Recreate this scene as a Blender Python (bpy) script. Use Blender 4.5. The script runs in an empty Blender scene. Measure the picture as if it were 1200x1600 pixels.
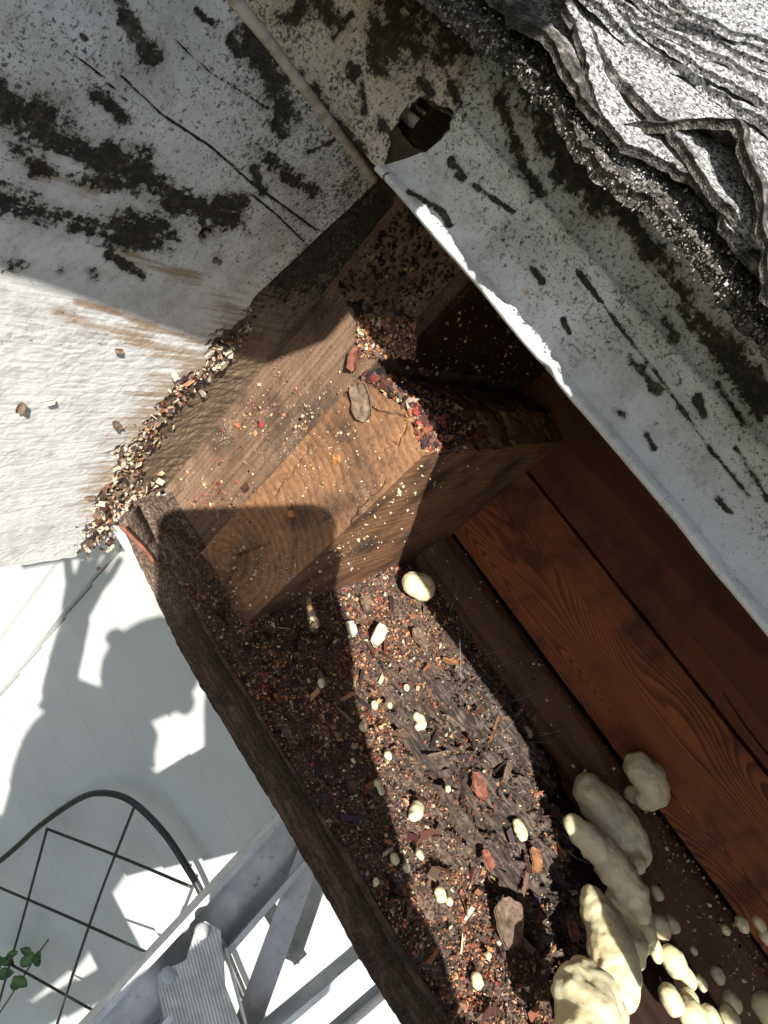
import bpy, math, random
import numpy as np
from mathutils import Matrix, Vector
random.seed(7); RNG = np.random.default_rng(11)
SC = bpy.context.scene
COL = SC.collection
# ------------------------------------------------------------------ camera, light, exposure
F = 1067.0                                    # focal length in pixels of the 1200x1600 photograph
M = np.array([[0.5694,-0.7899,0.2278],[0.5068,0.119,-0.8538],[0.6473,0.6016,0.4681]])   # camera axes -> world
U_,S_,V_ = np.linalg.svd(M); M = U_@V_
cam = bpy.data.cameras.new('camera'); camo = bpy.data.objects.new('camera', cam); COL.objects.link(camo)
camo.matrix_world = Matrix([list(M[0])+[0],list(M[1])+[0],list(M[2])+[0],[0,0,0,1]])
cam.sensor_fit = 'VERTICAL'; cam.sensor_height = 32; cam.lens = 32*F/1600
cam.clip_start = 0.002; cam.clip_end = 500
SC.camera = camo
AWAY = np.array([-0.3365571,0.68534053,-0.64578454])    # direction sunlight travels
W = bpy.data.worlds.new('World'); SC.world = W; W.use_nodes = True
sky = W.node_tree.nodes.new('ShaderNodeTexSky'); sky.sky_type = 'NISHITA'; sky.sun_disc = False
sky.sun_elevation = math.radians(40.2); sky.sun_rotation = math.radians(153.8)
W.node_tree.links.new(sky.outputs[0], W.node_tree.nodes['Background'].inputs[0])
W.node_tree.nodes['Background'].inputs[1].default_value = 0.10
sl = bpy.data.lights.new('sun', 'SUN'); sl.energy = 5.0; sl.angle = math.radians(0.5); sl.color = (1,.955,.88)
so = bpy.data.objects.new('sun', sl); COL.objects.link(so)
so.rotation_euler = Vector(AWAY.tolist()).to_track_quat('-Z','Y').to_euler()
SC.view_settings.view_transform = 'Standard'; SC.view_settings.look = 'None'
SC.view_settings.exposure = 0.82; SC.view_settings.gamma = 1
SC.render.engine = 'CYCLES'
SC.cycles.max_bounces = 8; SC.cycles.diffuse_bounces = 5

# ------------------------------------------------------------------ photo geometry helpers
def ray(px, py): return M@np.array([(px-600)/F,(800-py)/F,-1.])
def hit(ax, v, px, py):
    r = ray(px,py); return r*(v/r[ax])
def pt(px, py, depth): return ray(px,py)*depth
def proj(P):
    c = P@M; d = -c[...,2]; d = np.where(d<.01,.01,d)
    return 600+F*c[...,0]/d, 800-F*c[...,1]/d
# ------------------------------------------------------------------ noise
def vnoise(P, scale=1.0, seed=0):
    P = np.asarray(P,float)*scale + seed*17.31
    i = np.floor(P).astype(np.int64); f = P-i; f = f*f*(3-2*f)
    def h(a,b,c):
        n = (a*374761393 + b*668265263 + c*2147483647 + seed*974711) & 0xffffffff
        n = ((n ^ (n>>13))*1274126177) & 0xffffffff
        n = ((n ^ (n>>16))*2246822519) & 0xffffffff
        return ((n ^ (n>>15)) & 0xffffff)/float(0xffffff)
    r = 0
    for dx in (0,1):
        for dy in (0,1):
            for dz in (0,1):
                w = (f[...,0] if dx else 1-f[...,0])*(f[...,1] if dy else 1-f[...,1])*(f[...,2] if dz else 1-f[...,2])
                r = r + w*h(i[...,0]+dx,i[...,1]+dy,i[...,2]+dz)
    return r*2-1
def fbm(P, scale=1.0, oct=4, seed=0, gain=.5):
    P = np.asarray(P,float); r = 0; a = 1; t = 0
    for k in range(oct):
        r = r + a*vnoise(P,scale*2**k,seed+k*5); t += a; a *= gain
    return r/t
def seg_dist(x, y, line):
    d = np.full(np.shape(x), 1e9)
    L = [np.array(p,float) for p in line]
    if len(L)==1: return np.hypot(x-L[0][0], y-L[0][1])
    for a,b in zip(L[:-1],L[1:]):
        ab = b-a; t = np.clip(((x-a[0])*ab[0]+(y-a[1])*ab[1])/(ab@ab+1e-9),0,1)
        d = np.minimum(d, np.hypot(x-a[0]-t*ab[0], y-a[1]-t*ab[1]))
    return d
def inside(x, y, poly):
    r = np.zeros(np.shape(x),bool); n = len(poly)
    for i in range(n):
        x1,y1 = poly[i]; x2,y2 = poly[(i+1)%n]
        if y1==y2: continue
        c = ((y1>y)!=(y2>y)) & (x < (x2-x1)*(y-y1)/(y2-y1)+x1)
        r ^= c
    return r
def sdist(x, y, poly):
    d = seg_dist(x,y,list(poly)+[poly[0]]); return np.where(inside(x,y,poly), d, -d)
def blots(x, y, items):
    m = np.full(np.shape(x), -1.0)
    for line,w in items: m = np.maximum(m, 1-seg_dist(x,y,line)/w)
    return m
def sstep(a,b,x):
    t = np.clip((x-a)/(b-a),0,1); return t*t*(3-2*t)

# ------------------------------------------------------------------ mesh helpers
def raw_mesh(name, V, Fc, mat=None, attrs=None, smooth=True):
    me = bpy.data.meshes.new(name)
    V = np.asarray(V,np.float32); n = len(V)
    groups = Fc if isinstance(Fc,list) else [Fc]
    groups = [np.asarray(g,np.int32) for g in groups if len(g)]
    idx = np.concatenate([g.ravel() for g in groups]); sizes = np.concatenate([np.full(len(g),g.shape[1],np.int32) for g in groups])
    me.vertices.add(n); me.vertices.foreach_set('co', V.ravel())
    me.loops.add(len(idx)); me.loops.foreach_set('vertex_index', idx)
    me.polygons.add(len(sizes)); me.polygons.foreach_set('loop_start', np.concatenate([[0],np.cumsum(sizes)[:-1]]).astype(np.int32))
    me.polygons.foreach_set('use_smooth', np.full(len(sizes), smooth))
    me.update(calc_edges=True)
    for k,a in (attrs or {}).items():
        a = np.asarray(a,np.float32)
        if a.ndim==1: me.attributes.new(k,'FLOAT','POINT').data.foreach_set('value', a)
        else: me.attributes.new(k,'FLOAT_COLOR','POINT').data.foreach_set('color', np.concatenate([a,np.ones((n,1),np.float32)],1).ravel())
    me.validate()
    if mat: me.materials.append(mat)
    return me
def link(name, me, parent=None):
    o = bpy.data.objects.new(name, me); COL.objects.link(o)
    if parent: o.parent = parent; o.matrix_parent_inverse = Matrix.Identity(4)
    return o
def tag(o, label=None, cat=None, group=None, kind=None):
    if label: o['label'] = label
    if cat: o['category'] = cat
    if group: o['group'] = group
    if kind: o['kind'] = kind
    return o
def empty(name, label, cat, loc=(0,0,0), group=None):
    o = bpy.data.objects.new(name, None); COL.objects.link(o); o.location = loc; o.empty_display_size=.02
    tag(o,label,cat,group); return o
def part(name, V, Fc, mat, root, attrs=None, smooth=True):
    V = np.asarray(V,float) - np.array(root.location)[None,:] if root else np.asarray(V,float)
    return link(name, raw_mesh(name,V,Fc,mat,attrs,smooth), root)
def slab(P, off, keep=None):
    """grid of points P (nu,nv,3) -> closed thick sheet, back shifted by off; faces of keep==False left out (open holes with walls)."""
    nu,nv = P.shape[:2]; off = np.asarray(off,float)
    V = np.concatenate([P.reshape(-1,3), (P+off).reshape(-1,3)]); n = nu*nv
    I = np.arange(n).reshape(nu,nv)
    q = np.stack([I[:-1,:-1],I[1:,:-1],I[1:,1:],I[:-1,1:]],-1)
    K = np.ones((nu-1,nv-1),bool) if keep is None else keep
    front = q[K]; out = [front]
    # back: only coarse when no holes
    out.append((front+n)[:, ::-1])
    def wall(a,b): return np.stack([a,b,b+n,a+n],-1)
    Kp = np.zeros((nu+1,nv+1),bool); Kp[1:-1,1:-1] = K
    # edges along v (constant u): between cell (i-1,j) and (i,j)
    for (c1,c2,A,B) in ((Kp[:-1,1:-1],Kp[1:,1:-1],I[:,:-1],I[:,1:]),):
        m = c1 & ~c2; out.append(wall(A[m],B[m])); m = ~c1 & c2; out.append(wall(B[m],A[m]))
    for (c1,c2,A,B) in ((Kp[1:-1,:-1],Kp[1:-1,1:],I[:-1,:],I[1:,:]),):
        m = c1 & ~c2; out.append(wall(B[m],A[m])); m = ~c1 & c2; out.append(wall(A[m],B[m]))
    return V, np.concatenate(out)
def boxgrid(x0,x1,y0,y1,z0,z1,res=.003, disp=None, maxn=220):
    Vs=[];Fs=[];n=0
    lo = np.array([x0,y0,z0]);hi=np.array([x1,y1,z1])
    for ax in range(3):
        a,b = [(1,2),(2,0),(0,1)][ax]
        na = int(np.clip((hi[a]-lo[a])/res,1,maxn))+1; nb = int(np.clip((hi[b]-lo[b])/res,1,maxn))+1
        A,B = np.meshgrid(np.linspace(lo[a],hi[a],na),np.linspace(lo[b],hi[b],nb),indexing='ij')
        for s in (0,1):
            P = np.zeros((na,nb,3)); P[...,a]=A; P[...,b]=B; P[...,ax]=(lo,hi)[s][ax]
            I = np.arange(na*nb).reshape(na,nb)+n
            q = np.stack([I[:-1,:-1],I[1:,:-1],I[1:,1:],I[:-1,1:]],-1).reshape(-1,4)
            if s==0: q = q[:,::-1]
            Vs.append(P.reshape(-1,3));Fs.append(q);n+=na*nb
    V=np.concatenate(Vs)
    if disp is not None: V = V+disp(V)
    return V,np.concatenate(Fs)
def boxes(lst):
    Vs=[];Fs=[];n=0
    for b in lst:
        V,Fq = boxgrid(*b,res=99); Vs.append(V);Fs.append(Fq+n);n+=len(V)
    return np.concatenate(Vs),np.concatenate(Fs)
def tube(path, r, seg=12, closed_caps=True):
    P = np.asarray(path,float); n=len(P); r = np.broadcast_to(r,(n,))
    T = np.gradient(P,axis=0); T/= np.linalg.norm(T,axis=1)[:,None]+1e-12
    up = np.array([0.13,.2,1.]); V=[]
    a0 = np.cross(T[0],up); a0/=np.linalg.norm(a0)
    for i in range(n):
        a0 = a0 - T[i]*(a0@T[i]); a0/=np.linalg.norm(a0); b=np.cross(T[i],a0)
        th = np.linspace(0,2*np.pi,seg,endpoint=False)
        V.append(P[i]+r[i]*(np.cos(th)[:,None]*a0+np.sin(th)[:,None]*b))
    V = np.concatenate(V); Fq=[]
    for i in range(n-1):
        k=np.arange(seg); Fq.append(np.stack([i*seg+k,i*seg+(k+1)%seg,(i+1)*seg+(k+1)%seg,(i+1)*seg+k],-1))
    Fq=np.concatenate(Fq)
    c0=len(V); V=np.concatenate([V,[P[0]],[P[-1]]]); k=np.arange(seg)
    tri = np.concatenate([np.stack([np.full(seg,c0),(k+1)%seg,k],-1),np.stack([np.full(seg,c0+1),(n-1)*seg+k,(n-1)*seg+(k+1)%seg],-1)])
    return V,[Fq,tri]
def merge(parts):
    Vs=[];q=[];t=[];n=0
    for V,Fc in parts:
        for g in (Fc if isinstance(Fc,list) else [Fc]):
            (q if g.shape[1]==4 else t).append(np.asarray(g)+n)
        Vs.append(V); n+=len(V)
    out=[]
    if q: out.append(np.concatenate(q))
    if t: out.append(np.concatenate(t))
    return np.concatenate(Vs),out
def smooth_path(pts, n=60):
    P=np.asarray(pts,float); k=len(P); out=[]
    Q=np.concatenate([[2*P[0]-P[1]],P,[2*P[-1]-P[-2]]])
    for t in np.linspace(0,k-1-1e-6,n):
        i=int(t);f=t-i;a,b,c,d=Q[i:i+4]
        out.append(.5*((2*b)+(-a+c)*f+(2*a-5*b+4*c-d)*f*f+(-a+3*b-3*c+d)*f**3))
    return np.array(out)
def bar(p0,p1,w,t,wdir):
    """rectangular bar from p0 to p1, width w along wdir, thickness t"""
    p0=np.asarray(p0,float);p1=np.asarray(p1,float);d=p1-p0;d/=np.linalg.norm(d)
    a=np.asarray(wdir,float);a=a-d*(a@d);a/=np.linalg.norm(a);b=np.cross(d,a)
    V=np.array([p+sa*a*w/2+sb*b*t/2 for p in(p0,p1) for sa,sb in((-1,-1),(1,-1),(1,1),(-1,1))])
    Fq=np.array([[3,2,1,0],[4,5,6,7],[0,1,5,4],[1,2,6,5],[2,3,7,6],[3,0,4,7]])
    return V,Fq
def bevel(o, w=.0006, seg=2):
    m=o.modifiers.new('bevel','BEVEL'); m.width=w; m.segments=seg; m.limit_method='ANGLE'; m.angle_limit=math.radians(40)
    return o

# ------------------------------------------------------------------ material helpers
class NT:
    def __init__(s, name):
        s.m = bpy.data.materials.new(name); s.m.use_nodes=True; s.t=s.m.node_tree; s.b=s.t.nodes['Principled BSDF']
        s.pos = s.t.nodes.new('ShaderNodeNewGeometry').outputs['Position']
    def n(s, ty, ins=None, **kw):
        nd = s.t.nodes.new('ShaderNode'+ty)
        for k,v in kw.items(): setattr(nd,k,v)
        for k,v in (ins or {}).items():
            s.set(nd.inputs[k], v)
        return nd
    def set(s, sock, v):
        if isinstance(v, bpy.types.NodeSocket): s.t.links.new(v, sock)
        else:
            if hasattr(v,'__len__') and len(v)==3 and sock.type=='RGBA': v=(*v,1)
            sock.default_value = v
    def math(s, op, a, b=None, c=None, clamp=False):
        nd = s.n('Math', operation=op, use_clamp=clamp)
        for i,v in enumerate((a,b,c)):
            if v is not None: s.set(nd.inputs[i], v)
        return nd.outputs[0]
    def noise(s, scale, vec=None, det=3, rough=.55, dist=0.0, stretch=None):
        v = vec or s.pos
        if stretch: v = s.n('Mapping', {'Vector':v,'Scale':stretch}).outputs[0]
        return s.n('TexNoise', {'Vector':v,'Scale':scale,'Detail':det,'Roughness':rough,'Distortion':dist}).outputs[0]
    def voro(s, scale, vec=None, out='Distance', feature='F1'):
        return s.n('TexVoronoi', {'Vector':vec or s.pos,'Scale':scale}, feature=feature).outputs[out]
    def ramp(s, fac, stops):
        nd = s.n('ValToRGB', {'Fac':fac}); e = nd.color_ramp.elements
        while len(e)<len(stops): e.new(.5)
        for el,(p,c) in zip(e,stops):
            el.position=p; el.color = (*c,1) if hasattr(c,'__len__') else (c,c,c,1)
        return nd.outputs[0]
    def mix(s, fac, a, b, mode='MIX'):
        nd = s.n('Mix', data_type='RGBA', blend_type=mode); nd.clamp_factor=True
        s.set(nd.inputs[0],fac); s.set(nd.inputs[6],a); s.set(nd.inputs[7],b); return nd.outputs[2]
    def step(s, x, lo, hi):
        nd=s.n('MapRange',{0:x,1:lo,2:hi,3:0.,4:1.},interpolation_type='SMOOTHSTEP'); return nd.outputs[0]
    def attr(s, name, col=False): 
        nd=s.n('Attribute'); nd.attribute_name=name; return nd.outputs['Color' if col else 'Fac']
    def add(s,a,b): return s.math('ADD',a,b)
    def mul(s,a,b): return s.math('MULTIPLY',a,b)
    def fin(s, color, rough=.7, bump=None, bstr=.5, bdist=.002, metal=0., spec=.4, sss=0.):
        s.set(s.b.inputs['Base Color'],color); s.set(s.b.inputs['Roughness'],rough); s.set(s.b.inputs['Metallic'],metal)
        s.b.inputs['Specular IOR Level'].default_value=spec
        if sss:
            s.b.inputs['Subsurface Weight'].default_value=sss; s.b.inputs['Subsurface Radius'].default_value=(.006,.004,.002); s.b.inputs['Subsurface Scale'].default_value=1
        if bump is not None:
            bn=s.n('Bump',{'Height':bump,'Strength':bstr,'Distance':bdist}); s.t.links.new(bn.outputs[0], s.b.inputs['Normal'])
        return s.m
def simple(name,c,rough=.6,metal=0.,bscale=None,spec=.4,var=.12):
    n=NT(name); no=n.noise(bscale or 60,det=5)
    c=np.array(c,float)
    col=n.mix(n.step(no,.3,.7), tuple(np.clip(c*(1-var),0,1)), tuple(np.clip(c*(1+var),0,1)))
    return n.fin(col,rough,no,.2,.0005,metal,spec)

def wood_mat(name, axis, centre, freq, dark, light, distort=.01, stretch=.08, speck=0., grime=.0, ringc=.6, rough=.75, sheen=.3, grimecol=(.03,.022,.018), fibre=.5, bump=.6):
    """axis = grain direction 0/1/2; rings about a line through centre along that axis"""
    n=NT(name)
    st=[1.,1.,1.]; st[axis]=stretch
    v=n.n('Mapping',{'Vector':n.pos,'Scale':tuple(st)}).outputs[0]
    d=n.n('TexNoise',{'Vector':v,'Scale':7.,'Detail':2.}).outputs['Color']
    d2=n.n('VectorMath',{0:d,1:(-.5,-.5,-.5)},operation='ADD').outputs[0]
    d3=n.n('VectorMath',{0:d2,'Scale':distort*8},operation='SCALE').outputs[0]
    v2=n.n('VectorMath',{0:n.pos,1:d3},operation='ADD').outputs[0]
    sp=n.n('SeparateXYZ',{0:v2}).outputs
    o=[i for i in range(3) if i!=axis]
    a=n.math('SUBTRACT',sp[o[0]],centre[0]); b=n.math('SUBTRACT',sp[o[1]],centre[1])
    r=n.math('SQRT',n.add(n.mul(a,a),n.mul(b,b)))
    ph=n.mul(n.add(r,n.mul(n.math('SUBTRACT',n.noise(28.,v,2),.5),.9/freq*3)),freq)
    fr=n.math('FRACT',ph)
    ring=n.ramp(fr,[(0.,.25),(.12,.0),(.6,.75),(.92,1.),(1.,.25)])
    fs=[320.]*3; fs[axis]=14.
    fib=n.n('TexNoise',{'Vector':n.n('Mapping',{'Vector':n.pos,'Scale':tuple(fs)}).outputs[0],'Scale':1.,'Detail':4.}).outputs[0]
    big=n.noise(9.,v,3)
    t=n.add(n.mul(ring,ringc),n.add(n.mul(n.math('SUBTRACT',fib,.5),fibre),n.mul(n.math('SUBTRACT',big,.5),1.1)))
    t=n.add(t,.25*(1.2-ringc))
    col=n.ramp(t,[(0.,dark),(.9,light)])
    g=n.noise(22.,None,5,.65)
    if grime: col=n.mix(n.mul(n.step(g,.62-grime*.35,.85-grime*.2),.9),col,grimecol)
    if speck:
        s1=n.noise(900.,None,2); s2=n.noise(35.,None,2)
        f=n.step(n.add(n.mul(s1,.7),n.mul(s2,.5)),.80-speck*.09,.84-speck*.09)
        col=n.mix(n.mul(f,.75),col,(.42,.36,.28))
        k=n.step(n.noise(600.,None,2),.62,.68); col=n.mix(n.mul(k,.5),col,(.02,.015,.012))
    h=n.add(n.mul(ring,.06),n.add(n.mul(fib,1.3),n.noise(500.,None,4)))
    return n.fin(col,rough,h,bump,.0006,0.,sheen)

def coated(name, base, base2, wood_a, wood_b, grain=1):
    """old white paint with mould, rot and speckles driven by mesh masks: paint, mold, rust, speck"""
    n=NT(name)
    fine=n.noise(260.,None,6,.7); mid=n.noise(55.,None,5,.6)
    fs=[380.]*3; fs[grain]=26.
    fib=n.n('TexNoise',{'Vector':n.n('Mapping',{'Vector':n.pos,'Scale':tuple(fs)}).outputs[0],'Scale':1.,'Detail':5.,'Distortion':.6}).outputs[0]
    c=n.mix(n.step(mid,.35,.7),base,base2)
    c=n.mix(n.mul(n.step(n.noise(130.,None,6,.75),.46,.7),.5),c,tuple(np.array(base2)*np.array([.55,.52,.46])))
    c=n.mix(n.mul(n.step(n.add(n.noise(16.,None,5,.7),n.mul(n.attr('speck'),.10)),.5,.75),.55),c,tuple(np.array(base2)*np.array([.5,.48,.42])))
    rust=n.add(n.attr('rust'),n.mul(n.math('SUBTRACT',fib,.5),2.2))
    c=n.mix(n.mul(n.step(rust,.0,.8),.8),c,(.33,.22,.12))
    w=n.ramp(n.add(n.mul(fib,.8),n.mul(mid,.35)),[(.3,wood_a),(.75,wood_b)])
    pe=n.add(n.attr('paint'),n.add(n.mul(n.math('SUBTRACT',mid,.5),1.0),n.mul(n.math('SUBTRACT',fine,.5),1.6)))
    pf=n.step(pe,-.05,.05)
    c=n.mix(pf,w,c)
    mo=n.add(n.attr('mold'),n.add(n.mul(n.math('SUBTRACT',n.noise(420.,None,7,.75),.5),3.4),n.add(n.mul(n.math('SUBTRACT',n.noise(110.,None,4,.6),.5),1.6),n.mul(n.math('SUBTRACT',fib,.5),1.2))))
    halo=n.mul(n.step(n.add(n.attr('mold'),n.mul(n.math('SUBTRACT',mid,.5),1.6)),-.7,.5),.5)
    c=n.mix(halo,c,(.26,.235,.185))
    mf=n.step(mo,.02,.42)
    mc=n.ramp(n.add(n.mul(n.noise(300.,None,6,.75),.75),n.mul(n.noise(40.,None,3),.25)),[(.38,(.006,.006,.007)),(.52,(.028,.024,.019)),(.60,(.085,.07,.05)),(.70,(.30,.28,.24))])
    c=n.mix(n.mul(mf,.95),c,mc)
    sp=n.noise(520.,None,6,.66,.15); sm=n.add(n.mul(sp,.9),n.mul(n.attr('speck'),.13))
    sf=n.step(sm,.60,.68); c=n.mix(n.mul(sf,.85),c,(.05,.044,.036))
    tiny=n.step(n.add(n.mul(n.noise(1100.,None,2),.9),n.mul(n.attr('speck'),.12)),.62,.68); c=n.mix(n.mul(tiny,.6),c,(.09,.08,.065))
    h=n.add(n.add(n.mul(fib,.55),n.mul(pf,.7)),n.add(n.mul(mf,.35),n.add(n.mul(fine,.25),n.mul(n.noise(900.,None,3),.12))))
    return n.fin(c,n.add(n.mul(mf,.38),.6),h,.6,.0010,0.,.15)

# ------------------------------------------------------------------ debris
OCT = np.array([[1,0,0],[-1,0,0],[0,1,0],[0,-1,0],[0,0,1],[0,0,-1]],float)
OCF = np.array([[0,2,4],[2,1,4],[1,3,4],[3,0,4],[2,0,5],[1,2,5],[3,1,5],[0,3,5]])
t_=(1+5**.5)/2
ICO = np.array([(-1,t_,0),(1,t_,0),(-1,-t_,0),(1,-t_,0),(0,-1,t_),(0,1,t_),(0,-1,-t_),(0,1,-t_),(t_,0,-1),(t_,0,1),(-t_,0,-1),(-t_,0,1)])/1.9
ICF = np.array([(0,11,5),(0,5,1),(0,1,7),(0,7,10),(0,10,11),(1,5,9),(5,11,4),(11,10,2),(10,7,6),(7,1,8),(3,9,4),(3,4,2),(3,2,6),(3,6,8),(3,8,9),(4,9,5),(2,4,11),(6,2,10),(8,6,7),(9,8,1)])
BXV = np.array([[-1,-1,-1],[1,-1,-1],[1,1,-1],[-1,1,-1],[-1,-1,1],[1,-1,1],[1,1,1],[-1,1,1]],float)
BXF = np.array([[0,2,1],[0,3,2],[4,5,6],[4,6,7],[0,1,5],[0,5,4],[1,2,6],[1,6,5],[2,3,7],[2,7,6],[3,0,4],[3,4,7]])
def rand_rot(n, flat=0.):
    q=RNG.normal(size=(n,4))
    if flat: q[:,1:3]*=flat
    q/=np.linalg.norm(q,axis=1)[:,None]; w,x,y,z=q.T
    return np.stack([1-2*(y*y+z*z),2*(x*y-z*w),2*(x*z+y*w),2*(x*y+z*w),1-2*(x*x+z*z),2*(y*z-x*w),2*(x*z-y*w),2*(y*z+x*w),1-2*(x*x+y*y)],-1).reshape(n,3,3)
def scatter(P, size, asp, cols, base='oct', flat=0., jit=.25):
    """P (n,3) centres; size (n,), asp (n,3); cols (n,3)"""
    n=len(P); B,Fb=dict(oct=(OCT,OCF),ico=(ICO,ICF),box=(BXV,BXF))[base]
    V=B[None]*(1+jit*RNG.normal(size=(n,len(B),1)))*asp[:,None,:]*size[:,None,None]
    R=rand_rot(n,flat); V=np.einsum('nij,nkj->nki',R,V)+P[:,None,:]
    Fc=(Fb[None]+(np.arange(n)*len(B))[:,None,None]).reshape(-1,3)
    C=np.repeat(cols,len(B),axis=0)
    return V.reshape(-1,3),Fc,C
def join_scatter(lst):
    Vs=[];Fs=[];Cs=[];n=0
    for V,Fc,C in lst: Vs.append(V);Fs.append(Fc+n);Cs.append(C);n+=len(V)
    return np.concatenate(Vs),np.concatenate(Fs),np.concatenate(Cs)
PAL = np.array([[.035,.02,.018],[.02,.014,.013],[.09,.035,.025],[.22,.08,.045],[.36,.14,.07],[.42,.24,.12],[.5,.37,.22],[.6,.52,.38],[.06,.04,.05],[.16,.10,.07],[.3,.05,.04]])
def pal(n, w):
    w=np.array(w,float);w/=w.sum(); c=PAL[RNG.choice(len(PAL),n,p=w)]
    return np.clip(c*RNG.uniform(.6,1.4,(n,1))*(1+.05*RNG.normal(size=(n,3))),.004,.9)
def debris_mat():
    n=NT('crumb'); c=n.attr('col',True)
    no=n.noise(1500.,None,3); c=n.mix(n.mul(n.step(no,.45,.75),.45),c,n.mix(1.,c,(.4,.35,.3),'MULTIPLY'))
    return n.fin(c,.8,no,.3,.0003,0.,.3)

# ================================================================== SETTING
MAT={}
def ground():
    n=NT('grass_soil'); a=n.noise(3.,None,6); b=n.noise(60.,None,4)
    c=n.mix(n.step(n.add(n.mul(a,.6),n.mul(b,.4)),.4,.6),(.035,.06,.015),(.12,.1,.06))
    m=n.fin(c,.95,b,.8,.02)
    V,Fq=boxgrid(-80,80,-80,80,-3.6,-3.2,res=99); o=part('ground',V,Fq,m,None); tag(o,kind='structure')
ground()

# ---- siding wall of the house
wall = empty('siding_wall','white painted lap siding wall with a corner board, far below the open eave','wall',(0,.92,-3.2))
def siding():
    n=NT('white_siding'); a=n.noise(4.,None,5,.6); b=n.noise(160.,None,5,.7); sp=n.noise(75.,None,3,.5); sp2=n.noise(24.,None,3)
    c=n.mix(n.step(a,.35,.7),(.53,.535,.525),(.47,.475,.465))
    c=n.mix(n.mul(n.step(n.add(n.mul(sp,.8),n.mul(sp2,.35)),.83,.86),.7),c,(.16,.14,.11))
    st=n.noise(1.,None,4,.6,0.,(9.,9.,1.2)); c=n.mix(n.mul(n.step(st,.5,.75),.18),c,(.5,.5,.46))
    m=n.fin(c,.5,n.add(b,n.mul(sp,.5)),.15,.001); MAT['siding']=m
    # laps: each course a wedge, exposed .115
    Vs=[];z=-3.2;ex=.128;lst=[]
    k=0
    while z< -.34:
        z1=min(z+ex,-.33)
        prof=[(.915,z-.012),(.898,z-.012),(.8975,z-.004),(.908,z1),(.93,z1),(.93,z-.012)]
        for (xa,xb) in ((-.56,3.2),(-3.4,-.73)):
            # segments along x, each board length butted
            xs=[xa]; 
            while xs[-1]<xb: xs.append(min(xb,xs[-1]+random.uniform(.6,1.1)))
            for x0,x1 in zip(xs[:-1],xs[1:]):
                j=random.uniform(-.0012,.0012); g=.0012
                V=np.array([(x,y+(j if i<3 else 0),zz) for x in (x0+g,x1-g) for i,(y,zz) in enumerate(prof)]); q=np.array([[i,(i+1)%6,6+(i+1)%6,6+i] for i in range(6)])
                lst.append((V,[q,np.array([[0,5,2],[2,1,0],[2,5,4],[2,4,3],[6,8,11],[8,6,7],[8,10,11],[8,9,10]])]))
        z+=ex;k+=1
    V,Fc=merge(lst); part('clapboards',V,Fc,m,wall,smooth=False)
    V,Fc=boxes([(-3.4,3.2,.931,1.05,-3.2,-.33)]); part('wall_backing',V,Fc,m,wall,smooth=False)
    V,Fc=boxes([(-.73,-.645,.872,.93,-3.2,-.331)]); bevel(part('corner_board',V,Fc,m,wall,smooth=False),.003)
    V,Fc=boxes([(-.6445,-.562,.886,.93,-3.2,-.331)]); bevel(part('trim_board',V,Fc,m,wall,smooth=False),.003)
siding()

# ================================================================== EAVE WOOD
W_beam=wood_mat('weathered_end_grain',1,(-.128,-.285),190.,(.10,.043,.02),(.49,.26,.13),.007,.3,speck=.75,grime=.6,ringc=.2,fibre=.4,bump=.8)
W_sister=wood_mat('weathered_plank_end',2,(-.10,.40),260.,(.08,.047,.03),(.32,.205,.13),.012,.12,speck=.9,grime=.6,ringc=.18,fibre=.8,bump=1.)
W_plank=wood_mat('red_brown_plank',0,(.61,-.245),280.,(.085,.018,.007),(.40,.125,.036),.055,.22,speck=.0,grime=.5,ringc=.55,rough=.55,grimecol=(.05,.015,.008))
W_upper=wood_mat('upper_plank',0,(.70,-.12),60.,(.07,.018,.007),(.235,.066,.021),.02,.1,grime=.45,ringc=.3,rough=.6,grimecol=(.05,.015,.008))
W_rail=wood_mat('dusty_rail',0,(.6,-.31),140.,(.06,.026,.015),(.21,.10,.055),.01,.08,speck=.5,grime=.4,ringc=.4)
W_dark=wood_mat('dark_roof_boards',0,(.6,.2),80.,(.014,.007,.005),(.05,.022,.013),.01,.08,speck=.35,grime=.4,ringc=.4)

def jitter(amp, scale, seed=0, extra=None):
    def f(V):
        d=np.stack([fbm(V,scale,4,seed+i) for i in (0,31,77)],-1)*amp
        if extra is not None: d=d+extra(V)
        return d
    return f
def solid(name,label,cat,box,mat,res=.003,amp=.0006,scale=60,extra=None,group=None,parent=None,seed=0):
    c=np.array([(box[0]+box[1])/2,(box[2]+box[3])/2,box[4]])
    V,Fq=boxgrid(*box,res=res,disp=jitter(amp,scale,seed,extra))
    if parent is None:
        o=link(name,raw_mesh(name,V-c,Fq,mat)); o.location=c; tag(o,label,cat,group)
    else: o=part(name,V,Fq,mat,parent)
    return o
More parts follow.
